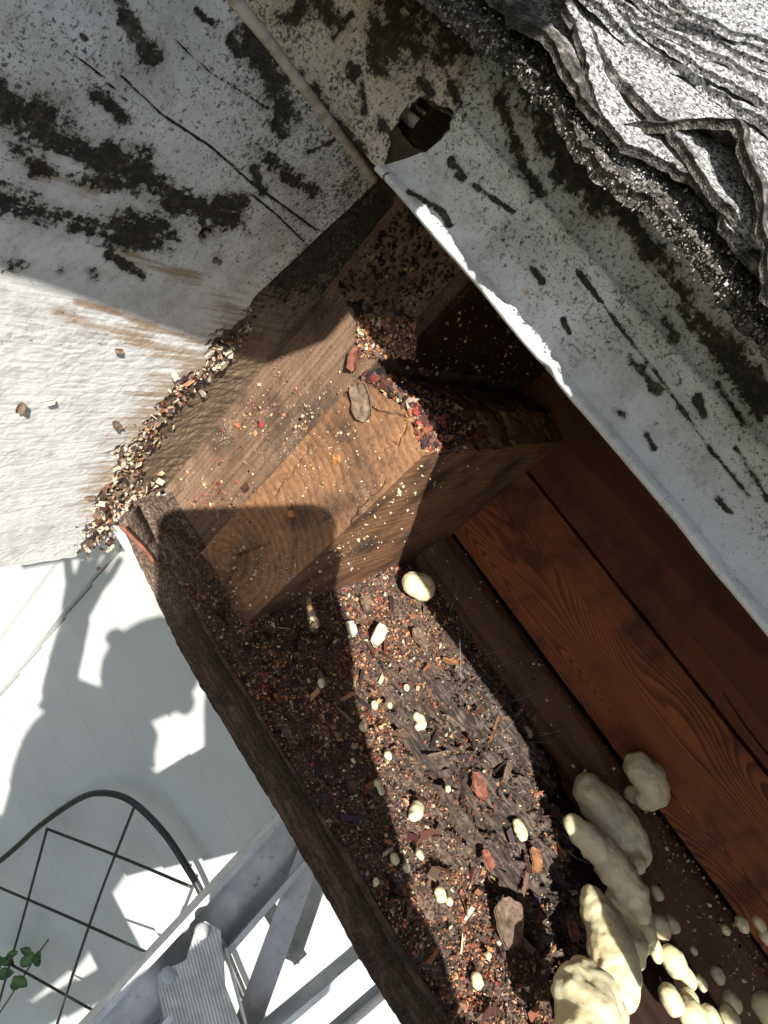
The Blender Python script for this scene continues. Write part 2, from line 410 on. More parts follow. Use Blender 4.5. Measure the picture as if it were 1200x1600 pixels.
# beam (rafter tail) with sawn end grain
def ex_beam(V):
    d=np.zeros_like(V)
    top=sstep(-.16,-.125,V[:,2])
    d[:,2]-=top*(.010*np.abs(V[:,0]+.118)/.03+ .006*np.maximum(0,fbm(V,110,3,5)))
    # chewed lower left corner of the end
    x,y=proj(V); c=np.exp(-(((x-318)/20)**2+((y-930)/45)**2))
    d[:,1]+=c*.006*(V[:,1]<.33)
    for ln,wd_ in (([(548,604),(600,642),(645,652)],2.2),([(455,790),(462,840),(452,900)],2.),([(600,755),(560,790),(535,840)],1.8),([(372,872),(352,915),(346,950)],2.6),([(372,868),(420,850)],1.8),([(372,872),(330,862)],2.),([(640,660),(625,690),(600,700)],1.6),([(480,700),(430,770)],1.4)):
        d[:,1]+=np.clip(1-seg_dist(x+3*vnoise(V,300,4),y+3*vnoise(V,300,5),ln)/wd_/1.6,0,1)*.003*(V[:,1]<.3195)
    saw=np.exp(-(((x-600)/28)**2+((y-715)/35)**2))*(V[:,1]<.3195)
    d[:,1]+=saw*.0006*(np.sin((V[:,0]-V[:,2]*.3)*1500)>.2)
    return d
beam=solid('rafter_tail','sawn brown timber end with growth rings and a phone shadow, standing on the debris ledge','timber',(-.150,-.093,.319,.579,-.312,-.128),W_beam,.0009,.0006,50,ex_beam)
def ex_sis(V):
    d=np.zeros_like(V); x,y=proj(V)
    front=(V[:,1]<.34)
    g=fbm(V*np.array([1,1,.12]),420,3,9)
    d[:,1]+=front*(g*.0004+fbm(V,70,4,4)*.0016)
    low=np.exp(-(((x-330)/40)**2+((y-850)/16)**2)); d[:,2]+=low*.004*front
    return d
sister=solid('rafter_board','weathered grey brown board between the mouldy white board and the ringed timber','timber',(-.2085,-.1525,.3262,.578,-.309,.0),W_sister,.0016,.0006,50,ex_sis)
side=solid('blocking_board','dark board in shadow above the ringed timber, running back into the roof space','board',(-.1518,-.149,.345,.578,-.126,-.005),W_dark,.003,.0005,60)
# nail heads on beam end
def disc(center, r, h, seg=20, nrm=(0,-1,0)):
    c=np.asarray(center,float); nrm=np.asarray(nrm,float); nrm=nrm/np.linalg.norm(nrm)
    P=[c, c+nrm*h*.6, c+nrm*h]; V,Fc=tube(P,[r,r,r*.75],seg); return V,Fc
rustm=simple('rusty_nail',(.34,.15,.05),.8,.0,500,.4,.5)
for (px,py,r) in ((525,717,.0032),(455,803,.0026)):
    p=hit(1,.319,px,py); V,Fc=disc(p,r,.0004); part('nail_head',V-0,Fc,rustm,beam)

# interior planks
planks=[('plank','reddish brown lower wall plank with swirling grain behind the foam','plank',(-.30,1.3,.580,.60,-.2705,-.1795),W_plank),
        ('plank','smooth orange brown upper wall plank above the long dark crack','plank',(-.30,1.3,.581,.60,-.1765,.20),W_upper)]
for i,(nm,lb,ct,bx,m) in enumerate(planks):
    solid(nm,lb,ct,bx,m,.004,.0007,30,group=None,seed=i*9)
# long split in the upper plank
V,Fc=tube([hit(1,.5805,*p) for p in ((1128,1080),(1165,1135),(1200,1180),(1240,1230))],[.0003,.0009,.0009,.0003],6)
crk=part('split',V*[1,1,1],Fc,simple('dark_split',(.012,.006,.004),.9),None); tag(crk,'short dark split running beside the long crack in the orange plank','crack')
# bevelled rail
def rail():
    P=[]; prof=[(.5495,-.318),(.5495,-.301),(.552,-.2955),(.5625,-.2795),(.566,-.2765),(.572,-.2745),(.5795,-.2735),(.5795,-.318)]
    xs=np.linspace(-.093,1.2,420)
    base=np.array([[(x,y,z) for (y,z) in prof] for x in xs])
    # subdivide the profile
    prof2=[]
    for a,b in zip(prof[:-1],prof[1:]):
        for t in np.linspace(0,1,6)[:-1]: prof2.append((a[0]+(b[0]-a[0])*t,a[1]+(b[1]-a[1])*t))
    prof2.append(prof[-1])
    G=np.array([[(x,y,z) for (y,z) in prof2] for x in xs]); 
    d=fbm(G*[.15,1,1],90,4,3)*.0016; G[...,2]+=d; G[...,1]+=d*.6
    nu,nv=G.shape[:2]; I=np.arange(nu*nv).reshape(nu,nv)
    q=np.stack([I[:-1],np.roll(I,-1,1)[:-1],np.roll(I,-1,1)[1:],I[1:]],-1).reshape(-1,4)
    o=part('cleat_rail',G.reshape(-1,3),[q],W_rail,None); tag(o,'dusty wooden rail with a sloped top along the foot of the red plank wall','rail')
rail()
# closing boards of the box: floor under everything, far end, roof deck
boxed=empty('soffit_box','dark boards closing the underside of the eave between ledge and wall','soffit',(0,.6,-.35))
V,Fc=boxes([(-.56,3.2,.302,.9,-.345,-.331)]); part('soffit_board',V,Fc,MAT['siding'],boxed,smooth=False)
V,Fc=boxes([(-.1,1.3,.40,.605,-.331,-.318)]); part('floor_board',V,Fc,W_dark,boxed,smooth=False)
V,Fc=boxes([(1.3,1.34,.27,.9,-.331,.25)]); part('end_board',V,Fc,W_dark,boxed,smooth=False)
V,Fc=boxes([(-3.4,3.2,.602,.64,-.331,.30)]); part('inner_wall',V,Fc,W_dark,boxed,smooth=False)

# ================================================================== CHEEK BOARD (left, peeling white)
PT=coated('peeling_white_paint',(.78,.79,.78),(.66,.67,.66),(.05,.036,.027),(.25,.18,.12),1)
def cheek():
    nu,nv=620,520
    u=np.linspace(0,1,nu); y=-.14+ (.3268+.14)*(1-(1-u)**1.35)
    # denser toward the right end
    ybot=[-.2,.0,.235,.296,.300,.305,.311,.318,.33]; zb=[-.345,-.355,-.370,-.3755,-.372,-.358,-.345,-.318,-.302]
    bot=np.interp(y,ybot,zb)+ fbm(np.stack([y*0+1,y,y*0],-1),70,4,3)*.002+ sstep(.285,.305,y)*fbm(np.stack([y*0+1,y,y*0],-1),420,3,8)*.004
    top=-.061-.228*(y-.293)
    top=np.where(y>.293,np.minimum(-.061+0*(y),top),top)
    v=np.linspace(0,1,nv)
    Y=np.repeat(y[:,None],nv,1); Z=bot[:,None]+(top-bot)[:,None]*v[None]
    P=np.stack([np.full_like(Y,-.203),Y,Z],-1)
    x_,y_=proj(P)
    dep=-(P@M)[...,2]; behind=dep<.03
    n1=fbm(P,60,4,2); n2=fbm(P,260,3,4)
    TL=[(640,235),(595,282),(395,470),(378,512),(330,560),(262,640),(215,690),(190,735),(160,800),(133,862),(120,900),(900,1200),(1200,200)]
    sd=-sdist(x_,y_,TL)
    lowpart=sstep(430,540,y_)
    paint=sd/(6+16*lowpart)+ (n1*1.3+n2*.7)*lowpart*1.6
    paint=np.where(behind,2,paint)
    # peeled patches in the lit corner
    paint=np.minimum(paint, 1.2-blots(x_,y_,[([(230,690),(205,730)],24),([(300,585),(262,640)],14)])*1.6)
    moldl=[([(-60,140),(60,192),(130,240),(215,272)],44),([(180,245),(250,292),(330,335),(378,350)],24),([(-60,295),(60,330),(140,350),(245,368)],30),
      ([(65,262),(130,282),(195,288)],20),([(185,0),(212,45),(238,90)],18),([(150,150),(198,186)],12),([(402,50),(425,110),(445,175)],26),([(430,190),(440,210)],14),
      ([(420,245),(450,280),(485,292)],22),([(395,262),(412,300)],10),([(25,412)],26),([(95,423)],11),([(146,427)],13),([(170,398),(222,432)],11),([(325,369)],15),([(335,325),(380,315)],16),
      ([(340,408)],13),([(205,330),(222,352),(250,380)],14),([(60,330),(170,372),(240,385)],14),([(310,20),(330,35)],8),([(128,55),(135,62)],5),([(560,230),(590,262)],10),([(480,240),(520,220)],7),([(360,60),(372,85)],8)]
    n0=fbm(P,24,3,19); mold=blots(x_,y_,moldl)-.12+n0*.5+n1*.75+n2*.55
    cracks=blots(x_,y_,[([(190,120),(255,181),(330,230),(392,285),(440,320),(495,360)],2.6),([(395,305),(435,338),(475,378)],2.),([(105,80),(150,112),(200,160)],1.6),([(270,60),(330,115),(420,170)],1.4)])
    mold=np.maximum(mold,cracks*1.7+n2*.5-.2)
    edge=blots(x_,y_,[([(590,292),(395,482)],9)]); 
    rust=blots(x_,y_,[([(90,488),(180,515),(250,545),(330,560)],26),([(60,270),(150,300)],20),([(200,395),(310,440)],22),([(325,370)],34),([(120,470),(330,540)],14),([(370,500),(330,560),(250,640),(195,700),(160,790)],75)])*1.0-.30+.35*n1
    speck=sstep(250,600,x_)*.75*sstep(900,380,y_)+.45+sstep(420,0,y_)*.2+n0*.7
    speck=np.where(y_>540,speck-.9,speck)
    mold=np.where((paint<.4)&(y_<520),np.maximum(mold,-.15+.8*sstep(520,400,y_)+n0*.5+n1*.6),mold)
    # relief
    grain=fbm(np.stack([Y*0,Y*.18+0.02*n1,Z+.008*fbm(P,9,2,6)],-1),520,3,21)
    un=sstep(.15,-.15,paint)
    relief=np.zeros_like(Y)
    relief+= .00035*grain*(1-un)*(0.35+.65*sstep(430,520,y_)) + .0002*n2
    relief-= un*(.0018+.0016*lowpart*np.maximum(0,n2+.3)) 
    relief-= sstep(.2,.8,mold)*.0004
    relief-= np.clip(cracks,0,1)*.0012
    knot=np.clip(1-np.hypot(x_-325,y_-369)/15,0,1); relief-= sstep(0,.6,knot)*.008
    rot=blots(x_,y_,[([(185,800),(215,720)],40)]); relief+= np.clip(rot,0,1)*n2*.006
    P[...,0]+=relief
    V,Fc=slab(P,(-.022,0,0))
    at={k:np.concatenate([a.ravel(),a.ravel()]) for k,a in dict(paint=paint,mold=np.clip(mold,-2,2),rust=rust,speck=speck).items()}
    c=np.array([-.21,.1,-.37]); o=link('cheek_board',raw_mesh('cheek_board',V-c,Fc,PT,at)); o.location=c
    tag(o,'large white painted board with black mould streaks, a knot hole and a rotten peeling edge','board')
    # bead strip along the top edge
    ys=np.linspace(-.14,.296,160); path=np.stack([np.full_like(ys,-.2035)+.0003*vnoise(np.stack([ys,ys*0,ys*0],-1),60),ys,-.061-.228*(ys-.293)+.0012+.0004*vnoise(np.stack([ys,ys*0,ys*0],-1),40,3)],-1)
    V,Fc=tube(path,.0022,10)
    n=NT('caulk_bead'); a=n.noise(150.,None,4); cc=n.mix(n.step(a,.4,.65),(.62,.58,.48),(.40,.36,.29)); m=n.fin(cc,.7,a,.5,.001)
    tag(part('caulk_bead',V,Fc,m,None),'thin cream bead running along the top edge of the mouldy white board','trim')
cheek()

# ================================================================== FASCIA BOARD and METAL DRIP EDGE
PM=coated('mouldy_white_fascia',(.76,.69,.58),(.63,.565,.45),(.02,.014,.010),(.11,.075,.045),0)
PD=coated('speckled_white_metal',(.74,.76,.78),(.64,.655,.66),(.05,.04,.035),(.2,.15,.1),0)
FM=[([(600,-20),(625,40),(600,75)],36),([(680,-10),(720,50),(780,60)],58),([(585,30),(592,115)],16),([(500,5),(530,35)],18),([(555,112)],13),([(565,128),(572,175)],7),([(572,50),(650,75)],14),
    ([(735,10),(800,85),(850,150),(900,235)],62),([(780,150),(800,205),(815,255),(842,300)],14),([(450,30),(470,10)],14),([(550,20),(520,60)],8),([(930,270),(990,350),(1050,430),(1130,540),(1200,640)],26),
    ([(870,215),(900,270),(940,310)],30),([(1040,500),(1055,530)],10),([(1090,620),(1100,650)],9),([(660,130),(672,145)],9),([(700,120),(715,160)],8),([(590,180),(600,200)],8),([(470,120),(500,170)],16),([(520,190),(560,240)],14)]
def shape_fascia():
    xs=np.concatenate([np.linspace(-1.6,-.32,40)[:-1],np.linspace(-.32,.12,520),np.linspace(.12,2.6,50)[1:]])
    zs=np.linspace(-.048,.045,150)
    X,Z=np.meshgrid(xs,zs,indexing='ij'); P=np.stack([X,np.full_like(X,.2535),Z],-1)
    x_,y_=proj(P); n1=fbm(P,60,4,12); n2=fbm(P,240,3,14)
    hole=[(598,262),(604,215),(628,180),(655,150),(672,158),(706,172),(700,200),(680,222),(655,240),(622,262)]
    cavity=[(618,196),(628,175),(655,150),(672,158),(706,172),(700,200),(680,222),(655,236),(634,222)]
    sh=sdist(x_,y_,hole)+n2*7; sc_=sdist(x_,y_,cavity)+n2*6
    paint=np.clip(-sh/5,-3,3)+.0
    paint=np.where(np.abs(x_-640)>300,3,paint)
    mold=blots(x_,y_,FM)-.1+n1*.8+n2*.65+fbm(P,22,3,91)*.35
    speck=1.0+.6*n1; rust=np.full_like(X,-1.)+blots(x_,y_,[([(600,230),(650,180)],60)])*1.
    P[...,1]+= -.0005*n1 + sstep(-2,4,sh)*.003 - .0003*n2
    cen=(slice(None,-1),slice(None,-1))
    keep=~(sc_[cen]>0)
    V,Fc=slab(P,(0,.012,0),keep)
    at={k:np.concatenate([a.ravel(),a.ravel()]) for k,a in dict(paint=paint,mold=np.clip(mold,-2,2),rust=rust,speck=speck).items()}
    c=np.array([0,.26,-.048]); o=link('fascia_board',raw_mesh('fascia_board',V-c,Fc,PM,at)); o.location=c
    tag(o,'cream painted board with black mould and a rotted hole, above the thin cream bead','fascia')
    # metal drip edge: profile by arclength
    prof=np.array([(.2478,-.0455),(.2462,-.0470),(.2440,-.0462),(.2436,-.0446),(.2452,-.0432),(.2475,-.0415),(.2495,-.036),(.2502,-.029),(.2500,-.022),(.2487,-.0165),(.2468,-.0135),(.2464,-.0115),(.2478,-.009),(.2492,-.003),(.2488,.006),(.2470,.014),(.2440,.021)])
    s=np.concatenate([[0],np.cumsum(np.linalg.norm(np.diff(prof,axis=0),axis=1))]); ss=np.linspace(0,s[-1],130)
    pr=smooth_path(prof,130)
    xs=np.concatenate([np.linspace(0,.22,520),np.linspace(.22,.6,90)[1:],np.linspace(.6,2.7,40)[1:]])
    zz=pr[:,1]
    x0=np.interp(zz,[-.047,-.040,-.030,-.018,-.010,-.002,.01,.022],[-.1695,-.167,-.1612,-.158,-.1605,-.166,-.172,-.176])
    G=np.zeros((len(xs),130,3)); G[...,0]=x0[None]+xs[:,None]; G[...,1]=pr[None,:,0]; G[...,2]=zz[None]
    w=fbm(G*[1,0,0],9,3,5); w2=fbm(G*[1,.3,1],45,3,6)
    G[...,2]+=w*.0016+w2*.0004; G[...,1]+= w2*.0006+fbm(G,14,2,2)*.0012
    # edge crumple near the torn end
    e=np.exp(-xs/.012)[:,None]; G[...,1]+=-e*.0015*(zz<-.03)[None]
    kink=np.exp(-((G[...,0]+.063)/.0035)**2)*(zz<-.035)[None]; G[...,2]+=kink*.0012
    x_,y_=proj(G); n1=fbm(G,60,4,22); n2=fbm(G,250,3,24)
    mold=blots(x_,y_,FM+[([(985,560),(1030,610)],9),([(1060,480),(1190,640)],9),([(1120,600),(1160,660)],7),([(740,290),(800,330)],6),([(705,250),(720,275)],7),([(1120,780),(1140,800)],6),([(905,425),(960,500),(1040,602),(1100,690),(1170,775)],4),([(830,420),(850,440)],5),([(880,500),(890,520)],5),([(960,640),(975,650)],6),([(1010,680),(1020,700)],6),([(690,330),(700,345)],4),([(640,300),(690,330),(700,350)],5),([(930,560),(938,575)],5),([(1150,700),(1200,780)],6)])-.1+n1*.8+n2*.65+fbm(G,22,3,91)*.35
    paint=np.full(n1.shape,2.)
    # bare chips along the lip
    lipm=(zz<-.042)[None]*1.0
    paint-=lipm*2.6*(fbm(G*[1,.1,.1],260,3,44)>.52)
    speck=np.interp(zz,[-.045,-.03,-.01,.01],[.2,.6,1.0,.9])[None]+.5*fbm(G,30,3,71)
    rust=np.full(n1.shape,-1.)+blots(x_,y_,[([(822,458)],20)])*1.6
    G[...,2]-=np.interp(G[...,0],[.222,.246,.262,.285,.33,.362,.385],[0,.027,.070,.078,.060,.012,0])*np.clip((-.01-zz)/.036,0,1)[None]  # sag added out of view so the lip shades the foam chain
    V,Fc=slab(G,(0,.0009,.0003))
    at={k:np.concatenate([a.ravel(),a.ravel()]) for k,a in dict(paint=paint,mold=np.clip(mold,-2,2),rust=rust,speck=speck).items()}
    c=np.array([0,.248,-.045]); o=link('drip_edge',raw_mesh('drip_edge',V-c,Fc,PD,at)); o.location=c
    tag(o,'long white metal eave flashing with a rolled sunlit lip and black speckles','flashing')
shape_fascia()

# ================================================================== ROOF
PITCH=.84; RZ=.0162
def hroof(px,py,off=0.):
    r=ray(px,py); t=(RZ-.2*PITCH+off)/(r[2]-PITCH*r[1]); return r*t
def shingle_mat():
    n=NT('asphalt_granules')
    v=n.voro(1500.,None,'Color'); g=n.n('SeparateColor',{0:v}).outputs[0]
    b=n.noise(18.,None,4)
    c=n.ramp(n.add(n.mul(g,.8),n.mul(b,.3)),[(.15,(.035,.035,.04)),(.4,(.16,.16,.165)),(.65,(.30,.298,.295)),(.95,(.55,.55,.545))])
    wr=n.attr('rot'); rn=n.add(wr,n.add(n.mul(n.math('SUBTRACT',n.noise(90.,None,5,.7),.5),2.2),n.mul(n.math('SUBTRACT',g,.5),.5)))
    rc=n.ramp(n.noise(300.,None,6,.75),[(.35,(.012,.011,.010)),(.5,(.06,.055,.05)),(.62,(.2,.18,.16)),(.75,(.46,.43,.38))])
    c=n.mix(n.step(rn,.1,.5),c,rc)
    d=n.voro(1500.); h=n.add(n.mul(d,-1.),n.mul(n.noise(260.,None,5),1.3))
    return n.fin(c,.9,h,.8,.0005,0.,.25)
SHM=shingle_mat()
roof=empty('shingle_roof','grey asphalt shingle roof slope with curled rotten layers at its eave edge','roof',(0,.2,0))
S_dir=np.array([0,1,PITCH])/math.hypot(1,PITCH); N_dir=np.array([0,-PITCH,1])/math.hypot(1,PITCH)
def shingle_layer(name, edge_px, off, length, lift, rotw, seed, nx=420, ns=90, xlim=(-1.6,2.6), rag=.0022, thick=.0028, label=None):
    E=np.array([hroof(px,py,off) for px,py in edge_px]); ex=E[:,0]; sv=(E[:,1]-.2)/S_dir[1]
    o=np.argsort(ex); ex=ex[o]; sv=sv[o]
    xs=np.concatenate([np.linspace(xlim[0],-.26,40)[:-1],np.linspace(-.26,.04,nx),np.linspace(.04,xlim[1],60)[1:]])
    s0=np.interp(xs,ex,sv)+fbm(np.stack([xs,xs*0+seed,xs*0],-1),75,4,seed)*rag+fbm(np.stack([xs,xs*0+seed,xs*0],-1),480,2,seed+9)*rag*.3+np.maximum(0,fbm(np.stack([xs,xs*0+seed,xs*0],-1),200,3,seed+19))*rag*1.2
    t=np.concatenate([np.linspace(0,.05,ns)**1.0,np.linspace(.05,length,12)[1:]])
    S=s0[:,None]+t[None]; X=np.repeat(xs[:,None],len(t),1)
    H=np.full_like(S,off*S_dir[1])
    # lift: curled near edge by profile along x
    if lift:
        lx=np.array([hroof(a,b,off)[0] for a,b,_ in lift]); lv=np.array([l for _,_,l in lift]); oo=np.argsort(lx)
        L=np.interp(xs,lx[oo],lv[oo])
        H=H+L[:,None]*np.exp(-(t/.011)**2)[None]
    P3=np.stack([X,S,np.full_like(X,seed)],-1)
    n1=fbm(P3,40,4,seed+2); n2=fbm(P3,220,3,seed+4)
    near=np.exp(-t/.012)[None]
    H=H+n1*.0012*(near+.06)+n2*.0008*(near*1.3+.08)
    P=X[...,None]*np.array([1.,0,0])+np.array([0,.2,RZ])+S[...,None]*S_dir+H[...,None]*N_dir
    rot=rotw*(near*1.2)-.8+n1*1.1+n2*.6
    V,Fc=slab(P,-N_dir*thick)
    a=np.concatenate([rot.ravel(),rot.ravel()+.9])
    part(name,V,Fc,SHM,roof,dict(rot=a))
shingle_layer('eave_shingle',[(480,-160),(600,-70),(690,5),(745,48),(800,95),(873,170),(943,262),(1013,310),(1083,385),(1142,462),(1200,520),(1300,640)],.000,.30,[(700,20,.0),(850,200,.001),(1080,500,.0)],2.1,3,rag=.0030,thick=.005)
shingle_layer('eave_shingle',[(600,-160),(720,-60),(780,10),(827,64),(873,105),(908,152),(960,192),(1025,222),(1075,245),(1105,285),(1140,355),(1188,467),(1260,560)],.006,.30,[(790,30,.003),(880,80,.007),(960,200,.001),(1060,240,.011),(1110,270,.017),(1150,360,.014),(1200,470,.005)],1.5,7,rag=.0022,thick=.003)
shingle_layer('eave_shingle',[(760,-160),(850,-50),(879,0),(908,52),(943,128),(967,169),(1000,205),(1060,235),(1115,275),(1160,345),(1230,440)],.0095,.30,[(880,0,.006),(940,100,.004),(1000,180,.0),(1200,300,.001)],.8,13,rag=.0018)
shingle_layer('shingle',[(900,-80),(945,10),(984,87),(1025,134),(1072,175),(1118,233),(1159,292),(1200,332),(1290,420)],.014,.30,[(1000,80,.001),(1100,200,.0)],.25,17,rag=.0007)
shingle_layer('shingle',[(925,-50),(967,0),(1013,29),(1083,64),(1140,100),(1194,140),(1290,205)],.0185,.3,[(985,5,.003),(1040,50,.0)],.1,19,rag=.0006)
for k,(e,off) in enumerate([([(960,-60),(1030,0),(1100,45),(1160,85),(1210,115),(1300,160)],.022),([(990,-60),(1060,0),(1130,38),(1200,72),(1300,120)],.0245),([(1020,-60),(1095,-2),(1150,22),(1200,45),(1300,90)],.027),([(1060,-60),(1125,-8),(1200,22),(1300,60)],.0295),([(1100,-60),(1160,-10),(1200,5),(1300,40)],.032)]):
    shingle_layer('shingle',e,off,.3,[],.15,23+k*3,rag=.0005,thick=.002)
# deck under shingles, rising to a ridge and a back slope so the house has a real roof
def deck():
    L=2.2
    def P(s,h,x): return np.array([x,.2,RZ])+s*S_dir+h*N_dir
    V=[];q=[]
    for x in (-1.6,2.6):
        for s,h in ((.052,-.0065),(L,-.0065),(L,-.030),(.052,-.030)): V.append(P(s,h,x))
    q=[[0,1,5,4],[1,2,6,5],[2,3,7,6],[3,0,4,7],[3,2,1,0],[4,5,6,7]]
    part('roof_deck',np.array(V),np.array(q),W_dark,roof,smooth=False)
    V=[];
    for x in (-1.6,2.6):
        for s,h in ((.33,-.003),(L,-.003),(L,-.0055),(.33,-.0055)): V.append(P(s,h,x))
    # upper courses as stepped wedges
    lst=[]
    for k in range(12):
        s0=.30+k*.14; V2=[]
        for x in (-1.6,2.6):
            for s,h in ((s0,.036),(s0+.16,.028),(s0+.16,-.003),(s0,-.003)): V2.append(P(s,h,x))
        lst.append((np.array(V2),np.array(q)))
    V,Fc=merge(lst); part('shingle_courses',V,Fc,SHM,roof,dict(rot=np.full(len(V),-1.)),smooth=False)
deck()
# crumbly rot at the eave edge
def eave_crumbs():
    pts=[];
    n=4200
    line=np.array([hroof(*p) for p in [(560,-90),(690,5),(745,48),(800,95),(873,170),(943,262),(1013,310),(1083,385),(1142,462),(1200,520),(1300,640)]])
    u=RNG.uniform(0,len(line)-1.001,n); i=u.astype(int); f=(u-i)[:,None]; P=line[i]*(1-f)+line[i+1]*f
    s=np.abs(RNG.normal(size=n))*.005-.001
    P=P+s[:,None]*S_dir+(RNG.uniform(-.004,.0025,n))[:,None]*N_dir+RNG.normal(size=(n,3))*.0006
    V,Fc,C=scatter(P,RNG.uniform(.0001,.00045,n),RNG.uniform(.5,1.6,(n,3)),(np.array([.2,.19,.175])*RNG.gamma(1.3,.75,(n,1))).clip(.01,.7))
    o=part('rot_crumbs',V,Fc,CR,None,dict(col=C),smooth=False); tag(o,'dark crumbling rot caught along the ragged shingle edge','debris',kind='stuff')
CR=debris_mat()
eave_crumbs()
# added out-of-view slab, its edge shaped to shade the mouldy board
def overhang():
    P=[(-.105,.165),(-.085,.12),(-.062,.078),(-.061,.036),(-.064,0.),(-.070,-.05),(-.077,-.109),(-.082,-.20),(-.09,-.5),(-1.5,-.5),(-1.5,.165)]
    z=.09; V=[];
    for h in (z,z+.018): V+= [(a,b,h) for a,b in P]
    n=len(P); me=bpy.data.meshes.new('shade_board')
    r=empty('shade_overhang','added shingled overhang slab outside the frame, shaped to shade the white board','overhang',(-.5,0,.09))
    loc=np.array(r.location); V=np.array(V)-loc
    me.from_pydata(V.tolist(),[],[list(range(n))[::-1],list(range(n,2*n))]+[[i,(i+1)%n,n+(i+1)%n,n+i] for i in range(n)]); me.materials.append(MAT['siding'])
    link('shade_board',me,r)
    me2=me.copy(); me2.materials.clear(); me2.materials.append(SHM)
    o=link('shingle_cover',me2,r); o.location=(0,0,.0185); 
overhang()

# ================================================================== LEDGE with debris
def ledge_h(x,y,P=None):
    P=np.stack([x,y,x*0],-1); px,py=proj(np.stack([x,y,np.full_like(x,-.30)],-1))
    n1=fbm(P,28,4,1); n2=fbm(P,150,3,2)
    h=-.3035+n1*.0035+n2*.0010-.004*sstep(.25,.6,vnoise(P,85,61))
    # long fibrous rotten wood, ridged along the board
    rt=sstep(-.05,.03,x+.02*n1)*sstep(.35,.42,y+.02*n1)
    Q=np.stack([x*.32+.012*vnoise(P,40,3),y+.006*vnoise(P,55,8),x*0],-1)
    rg=1-np.abs(fbm(Q,135,3,5))*2.1; rg2=1-np.abs(fbm(Q,330,2,15))*2
    h=h+rt*((rg-.45)*.0115+(rg2-.5)*.0038)
    pit=vnoise(Q,70,33); h=h-rt*sstep(.3,.6,pit)*.016
    # raised outer lip
    lip=sstep(.291,.287,y)*.75; h=h*(1-lip)+lip*(-.3005+.0008*n2)
    # recess near rail and broken inner edge
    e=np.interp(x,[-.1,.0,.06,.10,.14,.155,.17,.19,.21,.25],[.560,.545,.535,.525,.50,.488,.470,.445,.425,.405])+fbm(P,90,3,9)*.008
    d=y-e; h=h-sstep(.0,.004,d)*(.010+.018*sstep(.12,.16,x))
    hole=[(858,1430),(890,1395),(903,1440),(908,1500),(900,1560),(880,1600),(868,1570),(872,1500)]
    sh=sdist(px,py,hole)+vnoise(P,150,7)*8
    h=h-sstep(-3,6,np.where(np.abs(px-880)<120,sh,-50))*.016
    return h,rt,lip,d,n1
def ledge():
    nx,ny=760,420
    xs=np.concatenate([np.linspace(-.2,.36,nx),np.linspace(.36,1.3,60)[1:]]); v=np.linspace(0,1,ny)
    y0=.2855+fbm(np.stack([xs,xs*0,xs*0],-1),30,4,77)*.0016+fbm(np.stack([xs,xs*0,xs*0],-1),260,3,78)*.0009
    y0=y0+np.interp(xs,[-.2,-.1,0,.1,.2],[.012,.0,.0,-.002,-.002])
    X=np.repeat(xs[:,None],ny,1); Y=y0[:,None]+(.5485-y0)[:,None]*v[None]
    h,rt,lip,d,n1=ledge_h(X,Y)
    P=np.stack([X,Y,h],-1)
    # rounded outer edge
    P[...,2]-= .003*np.exp(-((Y-y0[:,None])/.0018)**2)
    V,Fc=slab(P,(0,0,0)); n=P.shape[0]*P.shape[1]
    V[n:,2]=-.3305
    nsk=V.shape[0]
    dark=sstep(.0,.012,d)  # recess past the inner edge painted near black, standing for its shade
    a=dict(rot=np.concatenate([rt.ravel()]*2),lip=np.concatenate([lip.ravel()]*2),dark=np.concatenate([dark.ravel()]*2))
    m=NT('rotten_ledge')
    fib=m.n('TexNoise',{'Vector':m.n('Mapping',{'Vector':m.pos,'Scale':(60.,420.,420.)}).outputs[0],'Scale':1.,'Detail':5.}).outputs[0]
    fine=m.noise(500.,None,5,.7); mid=m.noise(50.,None,5,.65)
    soil=m.ramp(fine,[(.3,(.02,.015,.012)),(.48,(.09,.062,.046)),(.6,(.2,.14,.10)),(.75,(.36,.27,.2))])
    rotc=m.ramp(m.add(m.mul(fib,.7),m.mul(mid,.35)),[(.34,(.010,.008,.007)),(.5,(.05,.038,.031)),(.64,(.145,.11,.085)),(.8,(.3,.22,.16))])
    lipc=m.ramp(m.add(m.mul(fib,.7),m.mul(mid,.45)),[(.4,(.010,.008,.007)),(.58,(.04,.026,.019)),(.72,(.13,.08,.05))])
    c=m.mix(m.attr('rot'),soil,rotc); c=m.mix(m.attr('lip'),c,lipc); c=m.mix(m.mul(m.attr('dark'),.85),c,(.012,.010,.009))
    mm=m.fin(c,.85,m.add(fine,m.mul(fib,1.2)),.8,.0012,0.,.25)
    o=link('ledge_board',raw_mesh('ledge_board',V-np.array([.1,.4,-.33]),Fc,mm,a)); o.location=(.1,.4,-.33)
    tag(o,'rotten dark soffit ledge board with a ragged outer edge, heaped with wood crumbs','ledge')
ledge()
def zled(x,y): return ledge_h(x,y)[0]
